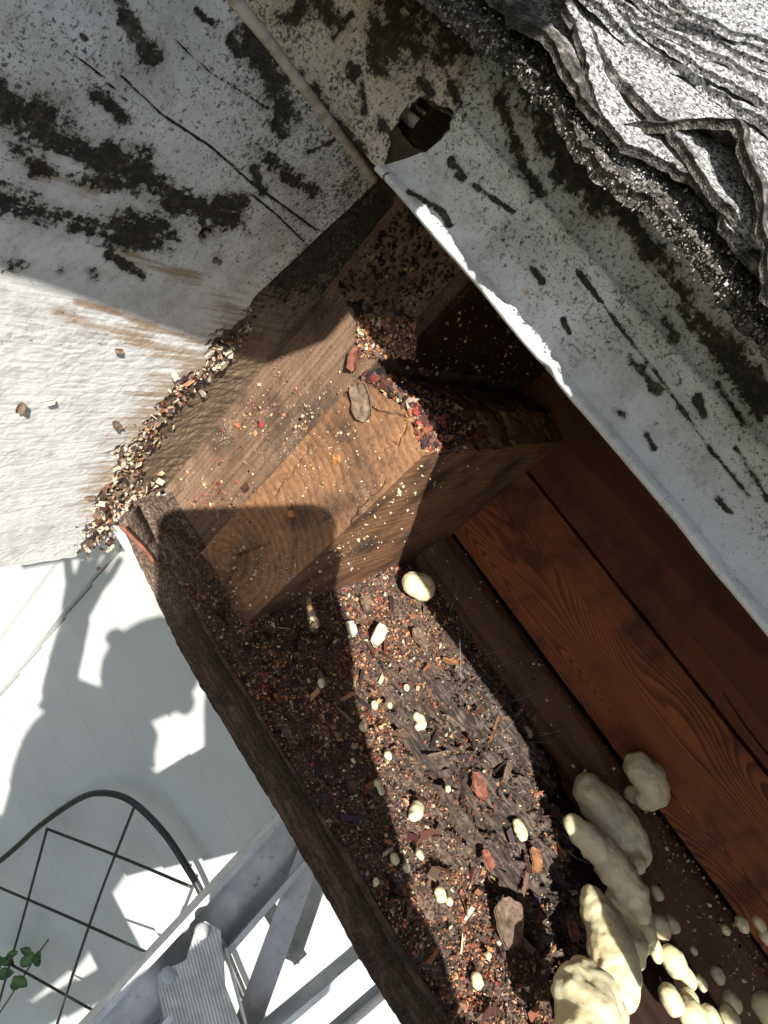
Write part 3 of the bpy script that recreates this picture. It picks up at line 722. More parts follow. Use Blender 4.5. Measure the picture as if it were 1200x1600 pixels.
def debris():
    lst=[]
    n=90000
    x=RNG.uniform(-.13,.40,n); y=.289+(.56-.289)*RNG.uniform(0,1,n)
    P=np.stack([x,y,x*0],-1)
    h,rt,lip,d,_=ledge_h(x,y)
    cl=vnoise(P,38,50)+.5*vnoise(P,110,51)
    dens=(1-.78*rt)*(1-.75*sstep(0,.01,d))
    dens=np.where(rt>.4,dens*(.5+1.6*(cl>.25)),dens*(.30+.85*sstep(-.25,.2,cl)))
    inb=(x<-.094)&(y>.318)
    k=(RNG.uniform(0,1,n)<dens)&~inb&(lip<.4); x,y,h,rt=x[k],y[k],h[k],rt[k]; n=len(x); cl=cl[k]
    col=pal(n,[3.5,3,3.2,2.4,2.2,1.8,1.5,.9,2.,4.,.4])*1.25
    warm=cl>.15; col[warm]*=np.array([1.25,1.05,.9])
    col[rt>.5]*=.85
    sz=RNG.gamma(3.,.00016,n)+.0002
    col=.74*col+.26*np.array([.085,.06,.045])
    lst.append(scatter(np.stack([x,y,h+sz*.5],-1),sz,RNG.uniform(.45,1.7,(n,3)),np.clip(col,0,.9)))
    # curly red shavings
    n=2600; x=RNG.uniform(-.1,.30,n); y=RNG.uniform(.292,.54,n); h,rt,lip,d,_=ledge_h(x,y); k=(d<.0)&~((x<-.09)&(y>.318)); x,y,h=x[k],y[k],h[k]; n=len(x)
    lst.append(scatter(np.stack([x,y,h+.0015],-1),RNG.uniform(.0006,.0015,n),np.stack([RNG.uniform(.9,1.7,n),RNG.uniform(.25,.5,n),RNG.uniform(.12,.3,n)],-1),pal(n,[0,0,2,4,4,3,1.5,.6,0,1,1.2]),'oct',.5,.3))
    # flat chips and splinters
    n=300; x=RNG.uniform(-.09,.30,n); y=RNG.uniform(.30,.53,n); h,rt,lip,d,_=ledge_h(x,y); k=(d<.0)&~((x<-.09)&(y>.318)); x,y,h=x[k],y[k],h[k]; n=len(x)
    lst.append(scatter(np.stack([x,y,h+.0025],-1),RNG.uniform(.0012,.0032,n),np.stack([RNG.uniform(1,2.6,n),RNG.uniform(.35,.9,n),RNG.uniform(.08,.2,n)],-1),pal(n,[3,2,3,2,1,1.2,.6,.3,2,5,.1]),'box',.35,.3))
    # white foam dust
    n=520; x=RNG.uniform(-.1,.36,n); y=RNG.uniform(.3,.56,n); h,rt,lip,d,_=ledge_h(x,y); k=~((x<-.09)&(y>.318)); x,y,h=x[k],y[k],h[k]; n=len(x)
    lst.append(scatter(np.stack([x,y,h+.001],-1),RNG.gamma(1.6,.00032,n)+.0002,RNG.uniform(.5,1.4,(n,3)),np.tile([.62,.55,.38],(n,1))*RNG.uniform(.7,1.1,(n,1)),'ico',0.,.08))
    V,Fc,C=join_scatter(lst)
    tag(part('wood_crumbs',V,Fc,CR,None,dict(col=C),smooth=False),'red brown wood crumbs and frass heaped over the rotten ledge','debris',kind='stuff')
    # crumbs on the timber tops and against the faces
    lst=[]
    n=4200; x=RNG.uniform(-.15,-.094,n); y=.320+np.abs(RNG.normal(size=n))*.028; z=-.1275-.010*np.abs(x+.118)/.03+RNG.uniform(0,.004,n)*np.clip(1-(y-.32)/.1,0,1)
    k=y<.57; x,y,z=x[k],y[k],z[k]; n=len(x); lst.append(scatter(np.stack([x,y,z],-1),RNG.gamma(3.,.00028,n)+.0003,RNG.uniform(.5,1.7,(n,3)),pal(n,[3,2,3,3,2.5,1.5,1,.7,3,2,1])))
    n=1500; px=RNG.uniform(560,650,n); py=RNG.uniform(500,560,n); P=np.array([hit(1,.3255,a,b) for a,b in zip(px,py)]); P[:,1]-=RNG.uniform(0,.001,n)
    lst.append(scatter(P,RNG.gamma(2.5,.00022,n)+.0002,RNG.uniform(.4,1.6,(n,3)),pal(n,[2,1,2,2,2.5,3,2,.6,1,3,0])))
    def face(cx,cy,sx,sy,n,Y,w,s=.0004):
        px=RNG.normal(cx,sx,n); py=RNG.normal(cy,sy,n); P=np.array([hit(1,Y,a,b) for a,b in zip(px,py)]); k=(P[:,0]>-.20)&(P[:,0]<-.094); P=P[k]; n=len(P)
        lst.append(scatter(P,RNG.gamma(2.5,s*.6,n)+s*.5,RNG.uniform(.4,1.7,(n,3)),pal(n,w)))
    face(330,770,40,28,170,.3255,[0,0,2,3,2,2,1,0,0,3,.3],.00045); face(385,650,22,28,60,.3255,[0,0,2,3,2,2,1,0,0,3,.3],.00045)
    face(430,650,90,90,420,.3255,[1,1,1,1,2,3,4,3,0,1,0],.00025); face(520,700,45,45,200,.3188,[0,0,0,0,1,2,4,5,0,0,0],.0002)
    face(380,890,45,40,170,.3188,[1,1,0,0,1,2,4,5,0,1,0],.0003)
    # white grains on the lit side of the ringed timber
    n=150; y=.322+RNG.gamma(2,.02,n); z=RNG.uniform(-.29,-.145,n); k=y<.56; y,z=y[k],z[k]; n=len(y)
    lst.append(scatter(np.stack([np.full(n,-.0925),y,z],-1),RNG.gamma(2.,.00018,n)+.00015,RNG.uniform(.5,1.5,(n,3)),np.tile([.7,.6,.42],(n,1))*RNG.uniform(.6,1.1,(n,1)),'ico'))
    # dusty corner high on the rafter board and interior
    n=1500; x=RNG.uniform(-.2,-.152,n); z=RNG.uniform(-.12,-.01,n); lst.append(scatter(np.stack([x,np.full(n,.3255),z],-1),RNG.gamma(2.,.0003,n)+.0002,RNG.uniform(.4,1.6,(n,3)),pal(n,[5,5,3,.6,.3,.5,.2,.1,2,3,0])*.7))
    n=500; y=RNG.uniform(.35,.57,n); z=RNG.uniform(-.13,-.02,n); lst.append(scatter(np.stack([np.full(n,-.1485),y,z],-1),RNG.gamma(1.6,.0003,n)+.0002,RNG.uniform(.6,1.3,(n,3)),pal(n,[1,0,1,0,1,2,3,3,0,1,0])))
    # floor by the rail, on rail
    n=1500; x=RNG.uniform(-.08,.5,n); y=RNG.uniform(.55,.578,n); z=np.interp(y,[.55,.5625,.572,.578],[-.300,-.2785,-.2735,-.2725]); k=RNG.uniform(0,1,n)<np.clip(.15+(x-.1)*2.2,0.1,1); x,y,z=x[k],y[k],z[k]; n=len(x)
    lst.append(scatter(np.stack([x,y,z],-1),RNG.gamma(1.6,.00035,n)+.0002,RNG.uniform(.6,1.4,(n,3)),pal(n,[1,1,1,1,1,2,3,6,0,1,0]),'ico'))
    V,Fc,C=join_scatter(lst)
    tag(part('wood_dust',V,Fc,CR,None,dict(col=C),smooth=False),'fine red and tan wood dust clinging to the timber ends','debris',kind='stuff')
    # bark / paint flakes along the peeling edge of the white board
    lst=[]
    n=620; u=RNG.uniform(0,1,n); L=np.array([(395,500),(330,565),(255,650),(215,710),(190,760),(165,810),(140,858)],float)
    k=u*(len(L)-1.001); i=k.astype(int); f=(k-i)[:,None]; pp=L[i]*(1-f)+L[i+1]*f+RNG.normal(size=(n,2))*np.array([14,12])*(.4+u[:,None])
    P=np.array([hit(0,-.2028,a,b) for a,b in pp]); ok=(P[:,1]<.322); P=P[ok]; n=len(P)
    col=np.where(RNG.uniform(0,1,(n,1))<.3,np.array([[.55,.48,.36]]),pal(n,[3,2,3,1,.5,2,1.2,.5,2,5,0]))
    lst.append(scatter(P+np.array([.001,0,0]),RNG.gamma(2.,.00032,n)+.0002,np.stack([RNG.uniform(.1,.25,n),RNG.uniform(.6,1.5,n),RNG.uniform(.5,1.2,n)],-1),col,'box',0.35,.25))
    n=300; P=np.array([hit(0,-.2028,a,b) for a,b in zip(RNG.normal(205,28,n),RNG.normal(790,38,n))]); ok=(P[:,1]<.322)&(P[:,1]>.295); P=P[ok]; n=len(P)
    lst.append(scatter(P+np.array([.002,0,0]),RNG.uniform(.0008,.0022,n),np.stack([RNG.uniform(.1,.4,n),RNG.uniform(.6,1.3,n),RNG.uniform(.4,1.2,n)],-1),np.where(RNG.uniform(0,1,(n,1))<.4,np.array([[.6,.52,.38]]),pal(n,[3,2,3,1,.3,2,1,.5,2,5,0])),'box',1.,.25))
    V,Fc,C=join_scatter(lst)
    tag(part('paint_flakes',V,Fc,CR,None,dict(col=C),smooth=False),'curled paint and wood flakes along the rotten edge of the white board','debris',kind='stuff')
debris()

# individually visible chips: thin curved leaves of wood / bark
def chip_mesh(w,l,t,curl,seed,rag=.12):
    n=14; V=[];
    a=np.linspace(-1,1,n); 
    A,B=np.meshgrid(a,a,indexing='ij')
    # superellipse-ish ragged outline
    r=1+rag*vnoise(np.stack([A*2,B*2,A*0+seed],-1),1.3,seed)
    X=A*np.sqrt(1-.35*B*B)*w/2*r; Y=B*np.sqrt(1-.35*A*A)*l/2*r; Z=curl*(A*A)*w+ .15*w*vnoise(np.stack([A,B,A*0],-1),1.7,seed+3)
    P=np.stack([X,Y,Z],-1); return slab(P,(0,0,-t))
def place(V, at, ex, ey, ez):
    R=np.stack([ex,ey,ez],1); return V@R.T+np.asarray(at)
def frame(nrm, along):
    z=np.asarray(nrm,float);z/=np.linalg.norm(z);y=np.asarray(along,float);y=y-z*(y@z);y/=np.linalg.norm(y);return np.cross(y,z),y,z
def chip(name,label,cat,px,py,ax,val,nrm,w,l,t,curl,ang,mat,seed,lift=.001,group=None):
    p=hit(ax,val,px,py); nrm=np.array(nrm,float)
    base=np.array([1.,0,0]) if abs(nrm[0])<.8 else np.array([0,0,1.]); ex,ey,ez=frame(nrm,base)
    ca,sa=math.cos(ang),math.sin(ang); ey2=ey*ca+ex*sa; ex2=np.cross(ey2,ez)
    V,Fc=chip_mesh(w,l,t,curl,seed); V=place(V,(0,0,0),ex2,ey2,ez)
    o=link(name,raw_mesh(name,V,Fc,mat)); o.location=p+nrm*lift; tag(o,label,cat,group); return o
woodchip=wood_mat('chip_wood',0,(.1,-.1),500.,(.16,.06,.03),(.5,.27,.13),.01,.3,ringc=.5)
greychip=simple('grey_bark',(.17,.12,.085),.85,0,300,.2,.4)
paintchip=simple('paint_chip',(.62,.58,.48),.6,0,300,.3,.15)
redchip=simple('red_chip',(.22,.085,.055),.8,0,300,.2,.35)
chip('bark_flake','flat grey brown flake lying across the top corner of the ringed timber','flake',566,628,1,.3185,(0,-1,.1),.011,.021,.0012,.10,.5,greychip,1,.0012)
chip('bark_flake','curled reddish flake caught where the rafter board meets the shadow','flake',556,562,1,.3255,(.2,-1,.2),.006,.013,.0007,.5,.9,redchip,2,.003)
for i,(px,py,s,lb) in enumerate([(30,635,.006,'small brown flake at the left margin of the sunlit white board'),(76,625,.005,'pale curled flake stuck on the sunlit white board'),(182,662,.007,'dark flake standing on the white board beside the peeling edge'),(345,567,.007,'slim dark flake standing where the shadow crosses the white board'),(140,775,.006,'tan flake low on the white board casting a small shadow'),(272,585,.006,'pale flake upright on the white board above the brown rot'),(245,655,.007,'dark torn flake in the middle of the brown rot'),(185,545,.004,'tiny flake high on the sunlit part of the white board')]):
    chip('loose_flake',lb,'flake',px,py,0,-.2025,(1,-.3,.2),s*.6,s,.0005,.35,i*1.1,[greychip,paintchip][i in(1,5)],10+i,.0014,'loose flakes on the white board')
for i,(px,py,w,l,a,lb,m) in enumerate([(590,993,.010,.022,1.1,'flat cream chip lying high on the debris ledge',paintchip),(547,983,.008,.012,.3,'small tan chip beside the phone shadow on the ledge',paintchip),(702,1034,.004,.017,-.9,'orange wood splinter leaning over the shaded groove',woodchip),
   (835,1345,.010,.016,.8,'orange wood chip at the broken inner edge of the ledge',woodchip),(870,1330,.007,.013,.1,'small orange chip at the very edge beside the foam',woodchip),(708,1130,.003,.022,-.5,'dark upright sliver in the middle of the ledge',greychip),(685,1180,.003,.024,-1.2,'grey twig of wood on the ledge',greychip),(770,1140,.0022,.03,1.2,'long thin straw coloured splinter near the shaded groove',woodchip),
   (570,945,.010,.014,.4,'dark wedge of bark under the ringed timber',greychip),(745,1230,.012,.020,.3,'reddish crumbly chunk on the ledge',redchip),(790,1210,.005,.028,1.2,'long grey shard on the ledge beside the red chunk',greychip),(760,1345,.007,.013,.2,'rust red chip near the dark crevices',redchip),(893,1455,.008,.012,.7,'rust red chip hanging by the black hole',redchip),(790,1440,.02,.028,.9,'round grey bark plate beside the crevices',greychip),(655,1000,.012,.02,.2,'brown bark chip between the cream chips',greychip)]):
    z=-.2985; chip('wood_chip',lb,'wood chip',px,py,2,z,(.1*math.sin(i*3),-.15,1),w,l,.0012,.15,a,m,40+i,.0015,'wood chips on the ledge')
# reddish splinter at the left corner of the ledge
V,Fc=tube(smooth_path([hit(2,-.297,*p) for p in ((186,820),(205,838),(225,858),(243,882))],14),[.0006]+[.0012]*12+[.0005],7)
tag(part('wood_splinter',V,Fc,redchip,None),'reddish splinter hanging at the left corner of the ledge','splinter')

# ================================================================== FOAM
def foam_mat():
    n=NT('cream_foam'); a=n.noise(45.,None,4); b=n.noise(700.,None,4)
    c=n.mix(n.step(a,.35,.7),(.75,.66,.39),(.64,.585,.40))
    c=n.mix(n.mul(n.step(n.noise(120.,None,4,.6),.68,.72),.8),c,(.25,.17,.09))
    pr=n.voro(260.); return n.fin(n.mix(n.mul(n.step(pr,.10,.0),n.step(n.noise(70.,None,2),.5,.6)),c,(.3,.24,.14)),.36,n.add(n.add(n.mul(a,.8),n.mul(b,.2)),n.mul(n.step(pr,.0,.2),.25)),.4,.0015,0.,.5,.3)
FO=foam_mat()
ib=bpy.data.meshes.new('t'); import bmesh
def foam(name,label,spheres,group,res=.0011,surf=('z',-.285),disp=.0006):
    """spheres: (px,py,rx px[,dz]) lumps melted together"""
    bm=bmesh.new(); C=[]
    for s in spheres:
        px,py,r=s[:3]; dz=s[3] if len(s)>3 else 0
        p=hit(2 if surf[0]=='z' else 1,surf[1]+dz if surf[0]=='z' else surf[1],px,py); d=-(p@M)[2]; R=r*(1.22 if group.startswith('dried') else 1.1)*d/F
        C.append((p,R))
    c0=np.mean([p for p,_ in C],0)
    for p,R in C:
        m=Matrix.Translation(Vector((p-c0).tolist()))@Matrix.Diagonal((R,R,R*.88,1)); bmesh.ops.create_icosphere(bm,subdivisions=3,radius=1,matrix=m)
    me=bpy.data.meshes.new(name); bm.to_mesh(me); bm.free(); me.materials.append(FO)
    for p_ in me.polygons: p_.use_smooth=True
    o=link(name,me); o.location=c0
    small=max(R for _,R in C)
    if len(C)>1:
        rm=o.modifiers.new('melt','REMESH'); rm.mode='VOXEL'; rm.voxel_size=small*(.08 if group.startswith('dried') else .14); rm.use_smooth_shade=True
        sm=o.modifiers.new('soft','SMOOTH'); sm.factor=.8; sm.iterations=10 if group.startswith('dried') else 9
    tx=bpy.data.textures.new('lumps','CLOUDS'); tx.noise_scale=small*.85; 
    dm=o.modifiers.new('lump','DISPLACE'); dm.texture=tx; dm.strength=small*.30; dm.texture_coords='GLOBAL'; dm.mid_level=.5
    if group.startswith('dried'):
        t2=bpy.data.textures.new('pits','CLOUDS'); t2.noise_scale=small*.33; d2=o.modifiers.new('pit','DISPLACE'); d2.texture=t2; d2.strength=small*.10; d2.texture_coords='GLOBAL'
    tag(o,label,'foam',group); return o
G='dried foam blobs beside the ledge'
foam('foam_blob','bean shaped cream foam blob, uppermost, stuck against the red plank',[(994,1198,19),(1010,1212,25),(1020,1234,23),(1012,1243,20),(988,1241,11),(1000,1194,17)],G,surf=('y',.558))
foam('foam_blob','long pale foam blob leaning up the rail, below the bean shaped one',[(922,1240,25),(936,1256,28),(950,1272,30),(966,1290,29),(984,1310,24),(998,1330,19),(996,1348,14)],G,surf=('z',-.280))
foam('foam_blob','knobbly grey foam blob with a dark pit, in the middle of the chain',[(897,1289,15),(912,1304,19),(926,1318,22),(942,1330,23),(956,1352,26),(972,1372,26),(985,1392,25),(998,1415,18),(1003,1430,12)],G,surf=('z',-.276))
foam('foam_blob','grey foam blob tucked behind the bright yellowish one',[(975,1410,26),(988,1430,28),(996,1455,26),(990,1480,22),(996,1495,14)],G,surf=('z',-.288))
foam('foam_blob','large lumpy foam blob with a bright sunlit knob',[(926,1408,18),(934,1425,23),(944,1442,28),(950,1462,31),(956,1482,34),(962,1505,34),(968,1530,30),(970,1550,23)],G,surf=('z',-.272))
foam('foam_blob','big yellow foam blob cut by the bottom edge, brightest in the sun',[(896,1532,24),(916,1530,26),(900,1560,32),(925,1560,40),(920,1590,46),(945,1590,34),(905,1620,40),(950,1630,30)],G,surf=('z',-.262))
foam('foam_blob','smooth oval foam blob lying alone beside the timber, above the ledge',[(648,912,17),(658,918,19)],G,surf=('z',-.285))
GS='small foam drops around the rail'
drops=[((1027,1395),10,1.4),((1031,1448),17,1.3),((1050,1444),12,1.1),((1021,1478),13,1.3),((1026,1493),10,1.),((1052,1502),21,1.25),((1073,1527),14,1.5),((1048,1562),19,1.3),((1078,1560),14,1.),((1084,1590),25,1.2),((1110,1592),18,1.2),((1144,1565),14,1.3),((1140,1588),16,1.),((1121,1523),11,1.4),((1084,1485),6,1.),((1095,1535),9,2.2),((1134,1453),7,1.),((1160,1444),11,1.2),((1187,1443),10,1.2),((1197,1574),23,1.2),((1196,1515),9,1.3),((1198,1463),12,1.2)]
drops_l=['slim foam drop just right of the grey chain','foam drop at the top of the cluster right of the grey chain','round foam drop beside the topmost of the cluster','sunlit foam drop touching the lumpy blob','tiny foam bead under the sunlit drop','oval foam drop in the middle of the right cluster','foam drop running down the right cluster','egg shaped foam drop near the bottom centre right','small foam drop squeezed inside the bottom cluster','wide foam drop at the bottom of the right cluster','foam drop at the right foot of the bottom cluster','foam drop on the dark strip beyond the cluster','foam drop doubled under the one on the dark strip','slim foam drop high on the dark strip','tiny foam speck on the dark strip','stretched thin foam drip on the dark strip','tiny foam bead on the rail, left of a pair','foam drip on the rail, left one of a pair','foam drop on the rail, right one of a pair','large round foam drop in the bottom right corner','small foam drop above the bottom right corner one','foam drop cut by the right margin on the rail']
for k,((px,py),r,el) in enumerate(drops):
    on_rail=px>1120 and py<1475
    sf=('y',.556) if on_rail else ('z',-.292 if r<15 else -.288)
    foam('foam_drop',drops_l[k],[(px-el*r*.16,py-el*r*.26,r*.84),(px+el*r*.02,py,r*.9),(px+el*r*.17,py+el*r*.28,r*.86)],GS,surf=sf,res=.0006)
GC='foam crumbs lying on the debris ledge'
crumbs=[(655,1128,9,'crescent shaped cream foam crumb on the ledge',[(648,1112,7),(657,1122,9),(660,1135,9),(652,1142,6)]),(649,1268,9,'torn cream foam crumb with a brown stain in the middle of the ledge',[(655,1255,10),(652,1268,12),(643,1282,8)]),(812,1297,9,'elongated mottled foam crumb near the inner edge of the ledge',[(804,1280,8),(810,1292,10),(818,1308,10)]),
 (688,1398,8,'egg shaped foam crumb low on the ledge',[(686,1392,9),(690,1403,9)]),(745,1532,8,'oval foam crumb near the bottom of the ledge',[(744,1526,9),(747,1538,9)]),(702,1408,5,'small foam crumb beside the egg shaped one',[(702,1408,6),(705,1414,4)]),(617,1342,6,'tan foam crumb at the shadow line',[(615,1338,7),(618,1346,7)]),(635,1357,5,'pale foam crumb just right of the shadow line',[(634,1353,6),(636,1360,5)]),(657,1337,6,'comma shaped foam crumb below the torn one',[(654,1331,6),(660,1343,4)]),
 (607,1181,6,'round tan foam crumb beside the phone arm shadow',[(605,1178,6),(608,1185,5)]),(700,1232,5,'little round foam crumb in the centre of the ledge',[(700,1232,5),(699,1236,4)]),(585,1102,6,'small foam crumb left of a pair near the top of the ledge',[(585,1100,6),(586,1105,5)]),(609,1102,4,'small foam crumb right of a pair near the top of the ledge',[(609,1100,4),(609,1104,4)]),(567,1137,6,'foam crumb on the edge of the shadow on the ledge',[(566,1134,6),(568,1140,5)]),(590,1225,6,'irregular foam crumb in the sunlight by the shadow edge',[(590,1222,6),(597,1238,5),(601,1248,5)]),
 (635,1075,5,'tiny foam crumb above the crescent one',[(635,1073,5),(636,1077,4)]),(502,1068,6,'shaded foam crumb inside the dark arm shadow',[(502,1064,6),(503,1072,5)]),(818,1067,9,'greyish foam tuft in cobwebs on the shaded strip',[(816,1064,9),(820,1071,8)]),(820,1143,10,'greyish foam tuft, upper of two low in the shaded strip',[(817,1138,9),(826,1148,9),(812,1136,6)]),(818,1168,9,'smooth foam bead, lower of two in the shaded strip',[(817,1165,9),(819,1171,8)]),(763,1493,4,'tiny foam crumb low on the ledge right of centre',[(763,1492,5),(763,1496,4)]),(588,1378,4,'tiny crumb of foam in the lower part of the shadow',[(588,1376,5),(589,1381,4)]),(552,1188,4,'tiny crumb in the shaded debris',[(551,1187,3),(553,1190,3)])]
for px,py,r,lb,sp in crumbs: foam('foam_crumb',lb,[(a*.55+px*.45,b*.55+py*.45,c*1.0) for a,b,c in sp],GC,surf=('z',-.2985 if px<815 or py>1200 else -.308),res=.0004)

# cobwebs: a few fine threads
def webs():
    lst=[]
    for k in range(46):
        a=hit(2,-.31,RNG.uniform(700,850),RNG.uniform(900,1180)); b=a+np.array([RNG.normal()*.02,.012+RNG.uniform(0,.03),.008+RNG.uniform(0,.02)]); m=(a+b)/2+RNG.normal(size=3)*.003
        lst.append(tube(smooth_path([a,m,b],8),.00009,4))
    for pa,pb,pc in (((885,1325),(900,1340),(930,1352)),((805,715),(822,722),(838,735)),((780,1040),(820,1030),(840,1045))):
        lst.append(tube(smooth_path([hit(2,-.29,*pa),hit(2,-.285,*pb),hit(2,-.29,*pc)],8),.00012,4))
    V,Fc=merge(lst); tag(part('cobweb',V,Fc,simple('web',(.5,.5,.48),.5),None),'fine grey cobweb threads across the shaded strip by the rail','cobweb',kind='stuff')
webs()

# ================================================================== LADDER
def alu():
    n=NT('worn_aluminium'); a=n.noise(30.,None,5,.7); b=n.noise(1.,None,4,.6,0.,(300.,300.,25.)); sp=n.noise(120.,None,5,.7)
    c=n.mix(n.step(a,.3,.75),(.50,.505,.505),(.36,.365,.37)); c=n.mix(n.mul(n.step(sp,.62,.66),.6),c,(.15,.14,.13))
    return n.fin(c,n.add(n.mul(a,.25),.30),n.add(n.mul(b,.6),sp),.2,.0006,.35,.5)
AL=alu()
ladder=empty('stepladder','silver aluminium stepladder standing below the eave, seen through the gap at the ledge','ladder',(.1,.3,-3.2))
def ext(p0,p1,a,b):
    d=p1-p0; return p0-d*a,p1+d*b
toCam=lambda p:-np.asarray(p)/np.linalg.norm(p)
def channel(name,p0,p1,w,depth,t,wdir,mat,root):
    """C channel: web facing the viewer side plus two flanges and a rolled bead"""
    d=(p1-p0)/np.linalg.norm(p1-p0); a=np.asarray(wdir,float); a=a-d*(a@d); a/=np.linalg.norm(a); b=np.cross(d,a)
    if b@toCam((p0+p1)/2)<0: b=-b
    L=[bar(p0,p1,w,t,a)]
    for s in (-1,1):
        o=a*s*(w/2-t/2)+b*(depth/2+t/2); L.append(bar(p0+o,p1+o,depth,t,b))
        o2=a*s*(w/2-t*1.8)+b*(depth+t*.6); L.append(bar(p0+o2,p1+o2,t*3.6,t*1.2,a))
    V,Fc=merge(L); o=part(name,V,Fc,mat,root,smooth=False); bevel(o,.0007); return a,b
P1=pt(452,1305,.84); P2=pt(180,1606,.74); wd=np.array(pt(470,1330,.84))-np.array(pt(440,1280,.84))
e0,e1=ext(P1,P2,.12,6.2)
e1=P1+(P2-P1)*((-3.2-P1[2])/(P2[2]-P1[2]))
a_,b_=channel('rail',e0,e1,.066,.026,.0022,wd,AL,ladder)
# second rail (right, lower) 
Q1=pt(600,1490,.80); Q2=pt(440,1625,.76); Q3=Q1+(Q2-Q1)*((-3.2-Q1[2])/(Q2[2]-Q1[2]))
wq=np.array(pt(620,1520,.8))-np.array(pt(585,1460,.8))
channel('rail',Q1-(Q2-Q1)*.6,Q3,.062,.03,.0022,wq,AL,ladder)
# diagonal braces
def strap(name,pa,pb,da,db,w,rw=True,wp=None,mat=None):
    A=pt(*pa,da);B=pt(*pb,db); c=toCam((A+B)/2); wdv=np.cross(B-A,c); V,Fc=bar(A,B,w,.003,wdv); o=part(name,V,Fc,mat or AL,ladder,smooth=False); bevel(o,.0006)
    return o,A,B,c
def rivet(parent,p,c,r=.006):
    V,Fc=disc(np.asarray(p)+c*.0015-np.array(ladder.location)*0,r,.0028,18,c); loc=np.array(ladder.location)
    o=link('rivet',raw_mesh('rivet',V-loc,Fc,AL),parent); return o
b1,A,B,c=strap('brace',(487,1325),(372,1640),.83,.76,.030)
b2,A,B,c=strap('brace',(505,1350),(452,1500),.88,.86,.026); rivet(b2,pt(459,1484,.855),c)
b3,A,B,c=strap('brace',(405,1395),(470,1500),.92,.90,.020,mat=simple('grey_strap',(.35,.36,.35),.5,.3))
b5,A,B,c=strap('brace',(380,1700),(600,1440),.92,.90,.024)
# ribbed hinge plate with rivets
def plate():
    C0=[(304,1455),(320,1438),(345,1452),(350,1500),(352,1540),(392,1640),(262,1640),(246,1545),(246,1520),(290,1500)]
    pts=np.array([pt(x,y,.735) for x,y in C0]); c=toCam(pts.mean(0)); n=len(pts)
    V=np.concatenate([pts,pts-c*.004]); me=bpy.data.meshes.new('hinge_plate'); loc=np.array(ladder.location)
    me.from_pydata((V-loc).tolist(),[],[list(range(n)),list(range(n,2*n))[::-1]]+[[i,n+i,n+(i+1)%n,(i+1)%n] for i in range(n)])
    m=NT('ribbed_cast'); w=m.math('SINE',m.mul(m.n('VectorMath',{0:m.pos,1:tuple((M@np.array([.97,.25,0])).tolist())},operation='DOT_PRODUCT').outputs['Value'],1700.)); a=m.noise(60.,None,5)
    cc=m.mix(m.step(a,.35,.7),(.5,.5,.49),(.36,.36,.35)); mm=m.fin(cc,.45,m.add(m.mul(w,.5),m.mul(a,.8)),.4,.0012,.3)
    me.materials.append(mm); o=link('hinge_plate',me,ladder); bevel(o,.0015)
    for x,y in ((316,1455),(262,1524)): rivet(o,pt(x,y,.733),c,.0085)
    # side cheek folded down
    A=pt(350,1475,.742);B=pt(400,1660,.742); V,Fc=bar(A,B,.02,.003,c); part('hinge_side',V,Fc,mm,ladder,smooth=False)
plate()
V,Fc=boxes([(.16,.60,-.06,.12,-.93,-.895)]); bevel(part('shade_cap',V,Fc,AL,ladder,smooth=False),.004)  # tray added out of view, placed to shade the lower siding
for x_ in (.18,.58): V,Fc=bar((x_,.0,-.93),(x_+.02,-.35,-3.2),.06,.02,(1,0,0)); part('front_rail',V,Fc,AL,ladder,smooth=False)
# treads between rails
for k in range(3):
    f=.9+k*1.25; A=P1+(P2-P1)*f; B=Q1+(Q2-Q1)*f*1.4
    if k==0: continue
    V,Fc=bar(A,B,.08,.025,(0,1,0)); part('tread',V,Fc,AL,ladder,smooth=False)

# ================================================================== TRELLIS and PLANT
tr=empty('wire_trellis','black round topped wire trellis standing in front of the shaded white siding','trellis',(-.2,.82,-3.2))
black=simple('black_steel',(.035,.036,.036),.45,.3,90,.5,.2)
YT=.845
def w(px,py): return hit(1,YT,px,py)
fr=[w(*p) for p in ((-520,1800),(-160,1470),(0,1345),(60,1292),(120,1250),(160,1239),(205,1252),(255,1300),(290,1352),(316,1398),(350,1480),(420,1640),(560,1900))]
V,Fc=tube(smooth_path(fr,120),.0066,12); part('frame',V,Fc,black,tr)
for pl in (((75,1296),(36,1440),(0,1566),(-60,1780)),((213,1256),(150,1420),(91,1600),(30,1800)),((75,1294),(190,1338),(300,1384)),((-100,1342),(0,1385),(110,1432),(250,1495),(330,1530)),((-120,1440),(0,1496),(120,1562),(260,1640)),((310,1400),(270,1500),(220,1640),(160,1820))):
    V,Fc=tube(smooth_path([w(*p)+np.array([0,-.003,0]) for p in pl],20),.0031,8); part('wire',V,Fc,black,tr)
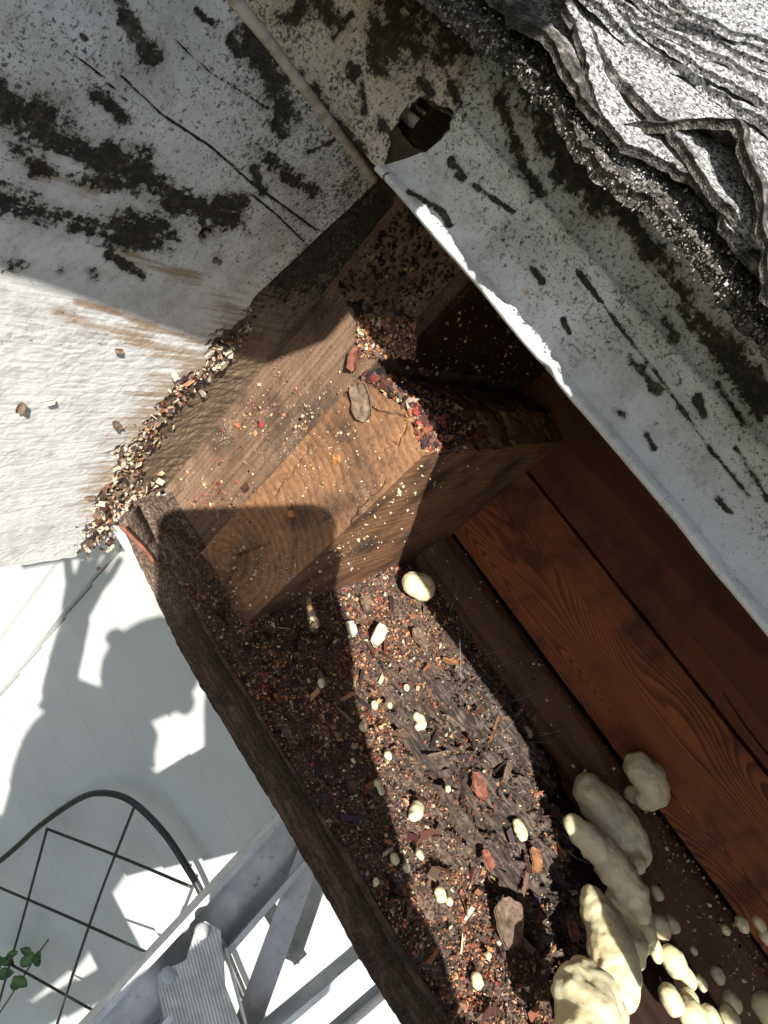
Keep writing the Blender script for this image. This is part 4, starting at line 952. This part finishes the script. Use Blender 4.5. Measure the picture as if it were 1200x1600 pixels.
# legs to ground
V,Fc=tube([fr[0],np.array([fr[0][0],YT,-3.2])],.0066,10); part('leg',V,Fc,black,tr)
V,Fc=tube([fr[-1],np.array([fr[-1][0],YT,-3.2])],.0066,10); part('leg',V,Fc,black,tr)
plant=empty('climbing_plant','small green climbing plant with a few leaves behind the trellis in the lower left corner','plant',(0.03,.83,-3.2))
leafm=simple('leaf_green',(.05,.11,.025),.5,0,50,.4,.35); stemm=simple('stem',(.10,.10,.04),.7)
def leaf(c,dirv,nrm,L):
    ez=np.asarray(nrm,float);ez/=np.linalg.norm(ez);ey=np.asarray(dirv,float);ey-=ez*(ey@ez);ey/=np.linalg.norm(ey);ex=np.cross(ey,ez)
    u=np.linspace(0,1,9); wv=L*.36*np.sin(np.pi*u**.8)**.8
    G=np.array([[(s*wv[i],u[i]*L,abs(s)*L*.10-.12*L*u[i]**2) for s in (-1,-.5,0,.5,1)] for i in range(9)])
    P=place(G.reshape(-1,3),c,ex,ey,ez).reshape(9,5,3); return slab(P,-ez*.0005)
def vine():
    base=np.array([.12,.85,-3.2]); tip=w(60,1490)
    V,Fc=tube(smooth_path([base,base*.5+tip*.5+np.array([.05,0,.0]),tip,w(75,1470)],30),.0022,7); part('stem',V,Fc,stemm,plant)
    for k,(px,py,s) in enumerate([(20,1500,.05),(35,1515,.055),(48,1500,.05),(12,1490,.045),(60,1480,.035),(70,1495,.035),(30,1530,.04),(75,1500,.03),(5,1515,.05),(40,1478,.03),(-20,1530,.05),(25,1485,.035)]):
        c=w(px,py)+np.array([0,-.01-RNG.uniform(0,.02),0]); th=RNG.uniform(0,6.28)
        V,Fc=leaf(c,(math.cos(th),.2,math.sin(th)),(RNG.normal()*.4,-.8,.7),s*.8); part('leaf',V,Fc,leafm,plant)
vine()

# ================================================================== PERSON holding the phone (casts the shadows)
skin=simple('skin',(.52,.31,.22),.5,0,120,.4,.06); shirt=simple('grey_shirt',(.16,.18,.22),.9,0,200,.2,.1); jeans=simple('blue_jeans',(.06,.08,.14),.9,0,200,.2,.15); hairm=simple('dark_hair',(.05,.03,.02),.6,0,300,.4,.3); shoe=simple('shoe',(.08,.07,.06),.7)
def skinned(name, joints, edges, mat, parent, sub=2, root=0):
    me=bpy.data.meshes.new(name); loc=np.array(parent.location) if parent else np.zeros(3)
    me.from_pydata([(np.array(j[0])-loc).tolist() for j in joints],edges,[])
    o=link(name,me,parent); me.materials.append(mat)
    sk=o.modifiers.new('skin','SKIN'); sk.use_smooth_shade=True; ss=o.modifiers.new('sub','SUBSURF'); ss.levels=sub; ss.render_levels=sub
    for i,j in enumerate(joints):
        r=j[1]; r=r if hasattr(r,'__len__') else (r,r); me.skin_vertices[0].data[i].radius=r
    me.skin_vertices[0].data[root].use_root=True
    return o
H=np.array([.276,-.340,.017])
def person():
    r=empty('person','person in grey shirt and blue jeans on the ladder, holding up a phone','person',(.29,-.36,-1.75))
    c=lambda x,y,z:np.array([x,y,z])
    neck=H+c(.03,-.03,-.125); chest=H+c(.10,-.05,-.31); belly=H+c(.16,-.04,-.52); pel=H+c(.20,-.03,-.74)
    ls=H+c(-.06,-.04,-.24); rs=H+c(.22,-.04,-.20)
    le=c(.090,-.215,-.395); lw=c(-.045,-.135,-.255)
    re=M@np.array([.130,-.47,.125]); rw=M@np.array([.088,-.185,.036])
    lh=c(.19,-.37,-.75)
    J=[(pel,(.16,.115)),(belly,(.15,.11)),(chest,(.165,.12)),(neck+c(0,0,-.06),(.11,.08)),(neck+c(.03,0,0),(.10,.075)),(H+c(.035,-.01,-.085),(.095,.07)),
       (ls,.066),(le,.046),(lw,.036),(rs,.075),(re,.075),(rw,.056),
       (pel+c(-.09,0,-.08),.09),(pel+c(-.11,.07,-.50),.062),(pel+c(-.11,.02,-.93),.042),(pel+c(.09,0,-.08),.09),(pel+c(.11,.07,-.50),.062),(pel+c(.11,.02,-.93),.042),
       (pel+c(-.11,.13,-.98),.035),(pel+c(.11,.13,-.98),.035)]
    E_=[(0,1),(1,2),(2,3),(3,4),(4,5),(2,6),(6,7),(7,8),(2,9),(9,10),(10,11),(0,12),(12,13),(13,14),(0,15),(15,16),(16,17),(14,18),(17,19)]
    body=skinned('body',J,E_,skin,r,2)
    # head shaped from a sphere, joined as own mesh overlapping the neck
    bm=bmesh.new(); bmesh.ops.create_uvsphere(bm,u_segments=40,v_segments=30,radius=1)
    fw=-H/np.linalg.norm(H); fw=np.array([-.45,.85,-.1]);fw/=np.linalg.norm(fw); upv=np.array([0,0,1.]);upv-=fw*(fw@upv);upv/=np.linalg.norm(upv);rt=np.cross(fw,upv)
    for v in bm.verts:
        x,y,z=v.co; 
        sx=.092*(1-.12*max(0,-z)); sy=.10; sz=.142
        X,Yf,Z=x*sx,y*sy,z*sz
        if y>0:
            Yf+=.022*math.exp(-((X/.013)**2+((Z+.012)/.026)**2))      # nose
            Yf-=.010*math.exp(-(((abs(X)-.032)/.016)**2+((Z-.012)/.013)**2))  # eye sockets
            Yf+=.006*math.exp(-((X/.024)**2+((Z+.052)/.010)**2))      # lips
            Yf+=.010*math.exp(-((X/.025)**2+((Z+.09)/.02)**2))
        p=H+rt*X+fw*Yf+upv*Z; v.co=Vector((p-np.array(r.location)).tolist())
    me=bpy.data.meshes.new('head'); bm.to_mesh(me); bm.free(); me.materials.append(skin)
    for p_ in me.polygons:p_.use_smooth=True
    hd=link('head',me,r)
    for s in (-1,1):
        V,Fc=tube([H+rt*s*.080+upv*.0,H+rt*s*.094-fw*.008+upv*.012],[.022,.026],14); o=link('ear',raw_mesh('ear',V-np.array(r.location),Fc,skin),hd)
        e=H+rt*s*.031+fw*.086+upv*.012; bm=bmesh.new(); bmesh.ops.create_uvsphere(bm,u_segments=16,v_segments=12,radius=.012,matrix=Matrix.Translation(Vector((e-np.array(r.location)).tolist()))); me=bpy.data.meshes.new('eye'); bm.to_mesh(me); bm.free(); me.materials.append(simple('eye_white',(.7,.7,.68),.2)); link('eye',me,hd)
    bm=bmesh.new(); bmesh.ops.create_uvsphere(bm,u_segments=40,v_segments=30,radius=1)
    for v in bm.verts:
        x,y,z=v.co; k=1.09+.03*math.sin(9*x+5*z)*math.cos(7*y)
        X,Yf,Z=x*.084*k,y*.102*k-.012,z*.127*k+.008
        if Yf>.035 and Z<.055: Yf=.02; Z=max(Z,-.02)
        if Z<-.05: Z=-.05
        p=H+rt*X+fw*Yf+upv*Z; v.co=Vector((p-np.array(r.location)).tolist())
    me=bpy.data.meshes.new('hair'); bm.to_mesh(me); bm.free(); me.materials.append(hairm)
    for p_ in me.polygons:p_.use_smooth=True
    link('hair',me,r)
    # clothes: slightly larger shells over the same skeleton
    g=.010
    sh=[(J[0][0]+c(0,0,.0),(.20,.16)),(J[1][0],(.20,.16)),(J[2][0]+c(0,0,.03),(.24,.19)),(J[3][0]+c(0,0,-.01),(.12,.10)),(ls,.074),((ls+le)/2,.064),(le+(ls-le)*.15,.058),(rs,.088),((rs+re)/2,.078),(re,.088),(rw+(re-rw)*.5,.084),(rw+(re-rw)*.14,.068)]
    skinned('shirt',sh,[(0,1),(1,2),(2,3),(2,4),(4,5),(5,6),(2,7),(7,8),(8,9),(9,10),(10,11)],shirt,r)
    for s_ in (0,1):
        a_=J[12+3*s_][0]; tj=[(a_+c(0,0,.16),.13),(a_,.125),(J[13+3*s_][0],.082),(J[14+3*s_][0],.062)]
        skinned('jeans_leg',tj,[(0,1),(1,2),(2,3)],jeans,r)
    for s in (-1,1):
        V,Fc=boxgrid(H[0]+.18+s*.11-.045,H[0]+.18+s*.11+.045,-.42,-.16,-1.79,-1.715,res=.02,disp=None); o=part('shoe',V,Fc,shoe,r); o.modifiers.new('sub','SUBSURF').render_levels=1
    # hands: palm + five fingers each, skinned as one mesh per hand
    def hand(wr,palmdir,across,curl,name,k_=1.25):
        pd=np.array(palmdir,float);pd/=np.linalg.norm(pd);ac=np.array(across,float);ac-=pd*(ac@pd);ac/=np.linalg.norm(ac);nn=np.cross(pd,ac)
        J=[(wr-pd*.045,(.034*k_,.030*k_)),(wr+pd*.035*k_,(.036*k_,.017*k_)),(wr+pd*.07*k_,(.040*k_,.015*k_))];E=[(0,1),(1,2)]
        for i,(off,L) in enumerate(((-.030,.060),(-.010,.072),(.010,.068),(.030,.052))):
            b=wr+(pd*.075+ac*off)*k_; k=len(J); J.append((b,.0095*k_)); E.append((2,k)); p=b
            for q,fr_ in enumerate((.45,.3,.25)):
                ang=curl*(q+1)*.55; d2=pd*math.cos(ang)+nn*math.sin(ang); p=p+d2*L*fr_*k_; J.append((p,(.0088-.0008*q)*k_)); E.append((len(J)-2,len(J)-1))
        b=wr+(pd*.028-ac*.034)*k_; k=len(J); J.append((b,.013*k_)); E.append((1,k)); p=b
        for q,l in enumerate((.032,.026)):
            d2=pd*.75-ac*.6+nn*curl*.5*(q+1); d2/=np.linalg.norm(d2); p=p+d2*l*k_; J.append((p,(.0105-.001*q)*k_)); E.append((len(J)-2,len(J)-1))
        skinned(name,J,E,skin,r,2)
    camx,camy,camz=M[:,0],M[:,1],M[:,2]
    # right hand grips the lower part of the phone from behind/right
    hand(rw,camy*1.-camx*.22-camz*.10,camx,-.5,'hand',1.45)
    hand(lw,np.array([-.05,.04,.12]),camx,.3,'hand',1.1)
person()
def phone():
    r=empty('phone','dark smartphone held up in front of the eave at the camera position','phone',(0,0,0))
    camx,camy,camz=M[:,0],M[:,1],M[:,2]
    # rounded slab behind the lens
    x0,x1,y0,y1,rad=-.023,.080,-.165,.022,.014
    pts=[]
    for cx,cy,a0 in ((x1-rad,y1-rad,0),(x0+rad,y1-rad,90),(x0+rad,y0+rad,180),(x1-rad,y0+rad,270)):
        for a in np.linspace(a0,a0+90,9): pts.append((cx+rad*math.cos(math.radians(a)),cy+rad*math.sin(math.radians(a))))
    n=len(pts); V=[camx*a+camy*b+camz*z for z in (.004,.013) for a,b in pts]
    me=bpy.data.meshes.new('phone_case'); me.from_pydata([v.tolist() for v in V],[],[list(range(n))[::-1],list(range(n,2*n))]+[[i,(i+1)%n,n+(i+1)%n,n+i] for i in range(n)])
    me.materials.append(simple('black_case',(.02,.02,.022),.5)); o=link('phone_case',me,r)
    V=[camx*a*.95+camx*.0015+camy*(b*.965-.003)+camz*z for z in (.0131,.0136) for a,b in pts]
    me=bpy.data.meshes.new('screen'); me.from_pydata([v.tolist() for v in V],[],[list(range(n))[::-1],list(range(n,2*n))]+[[i,(i+1)%n,n+(i+1)%n,n+i] for i in range(n)])
    me.materials.append(simple('screen_glass',(.03,.03,.035),.1)); link('screen',me,r)
phone()
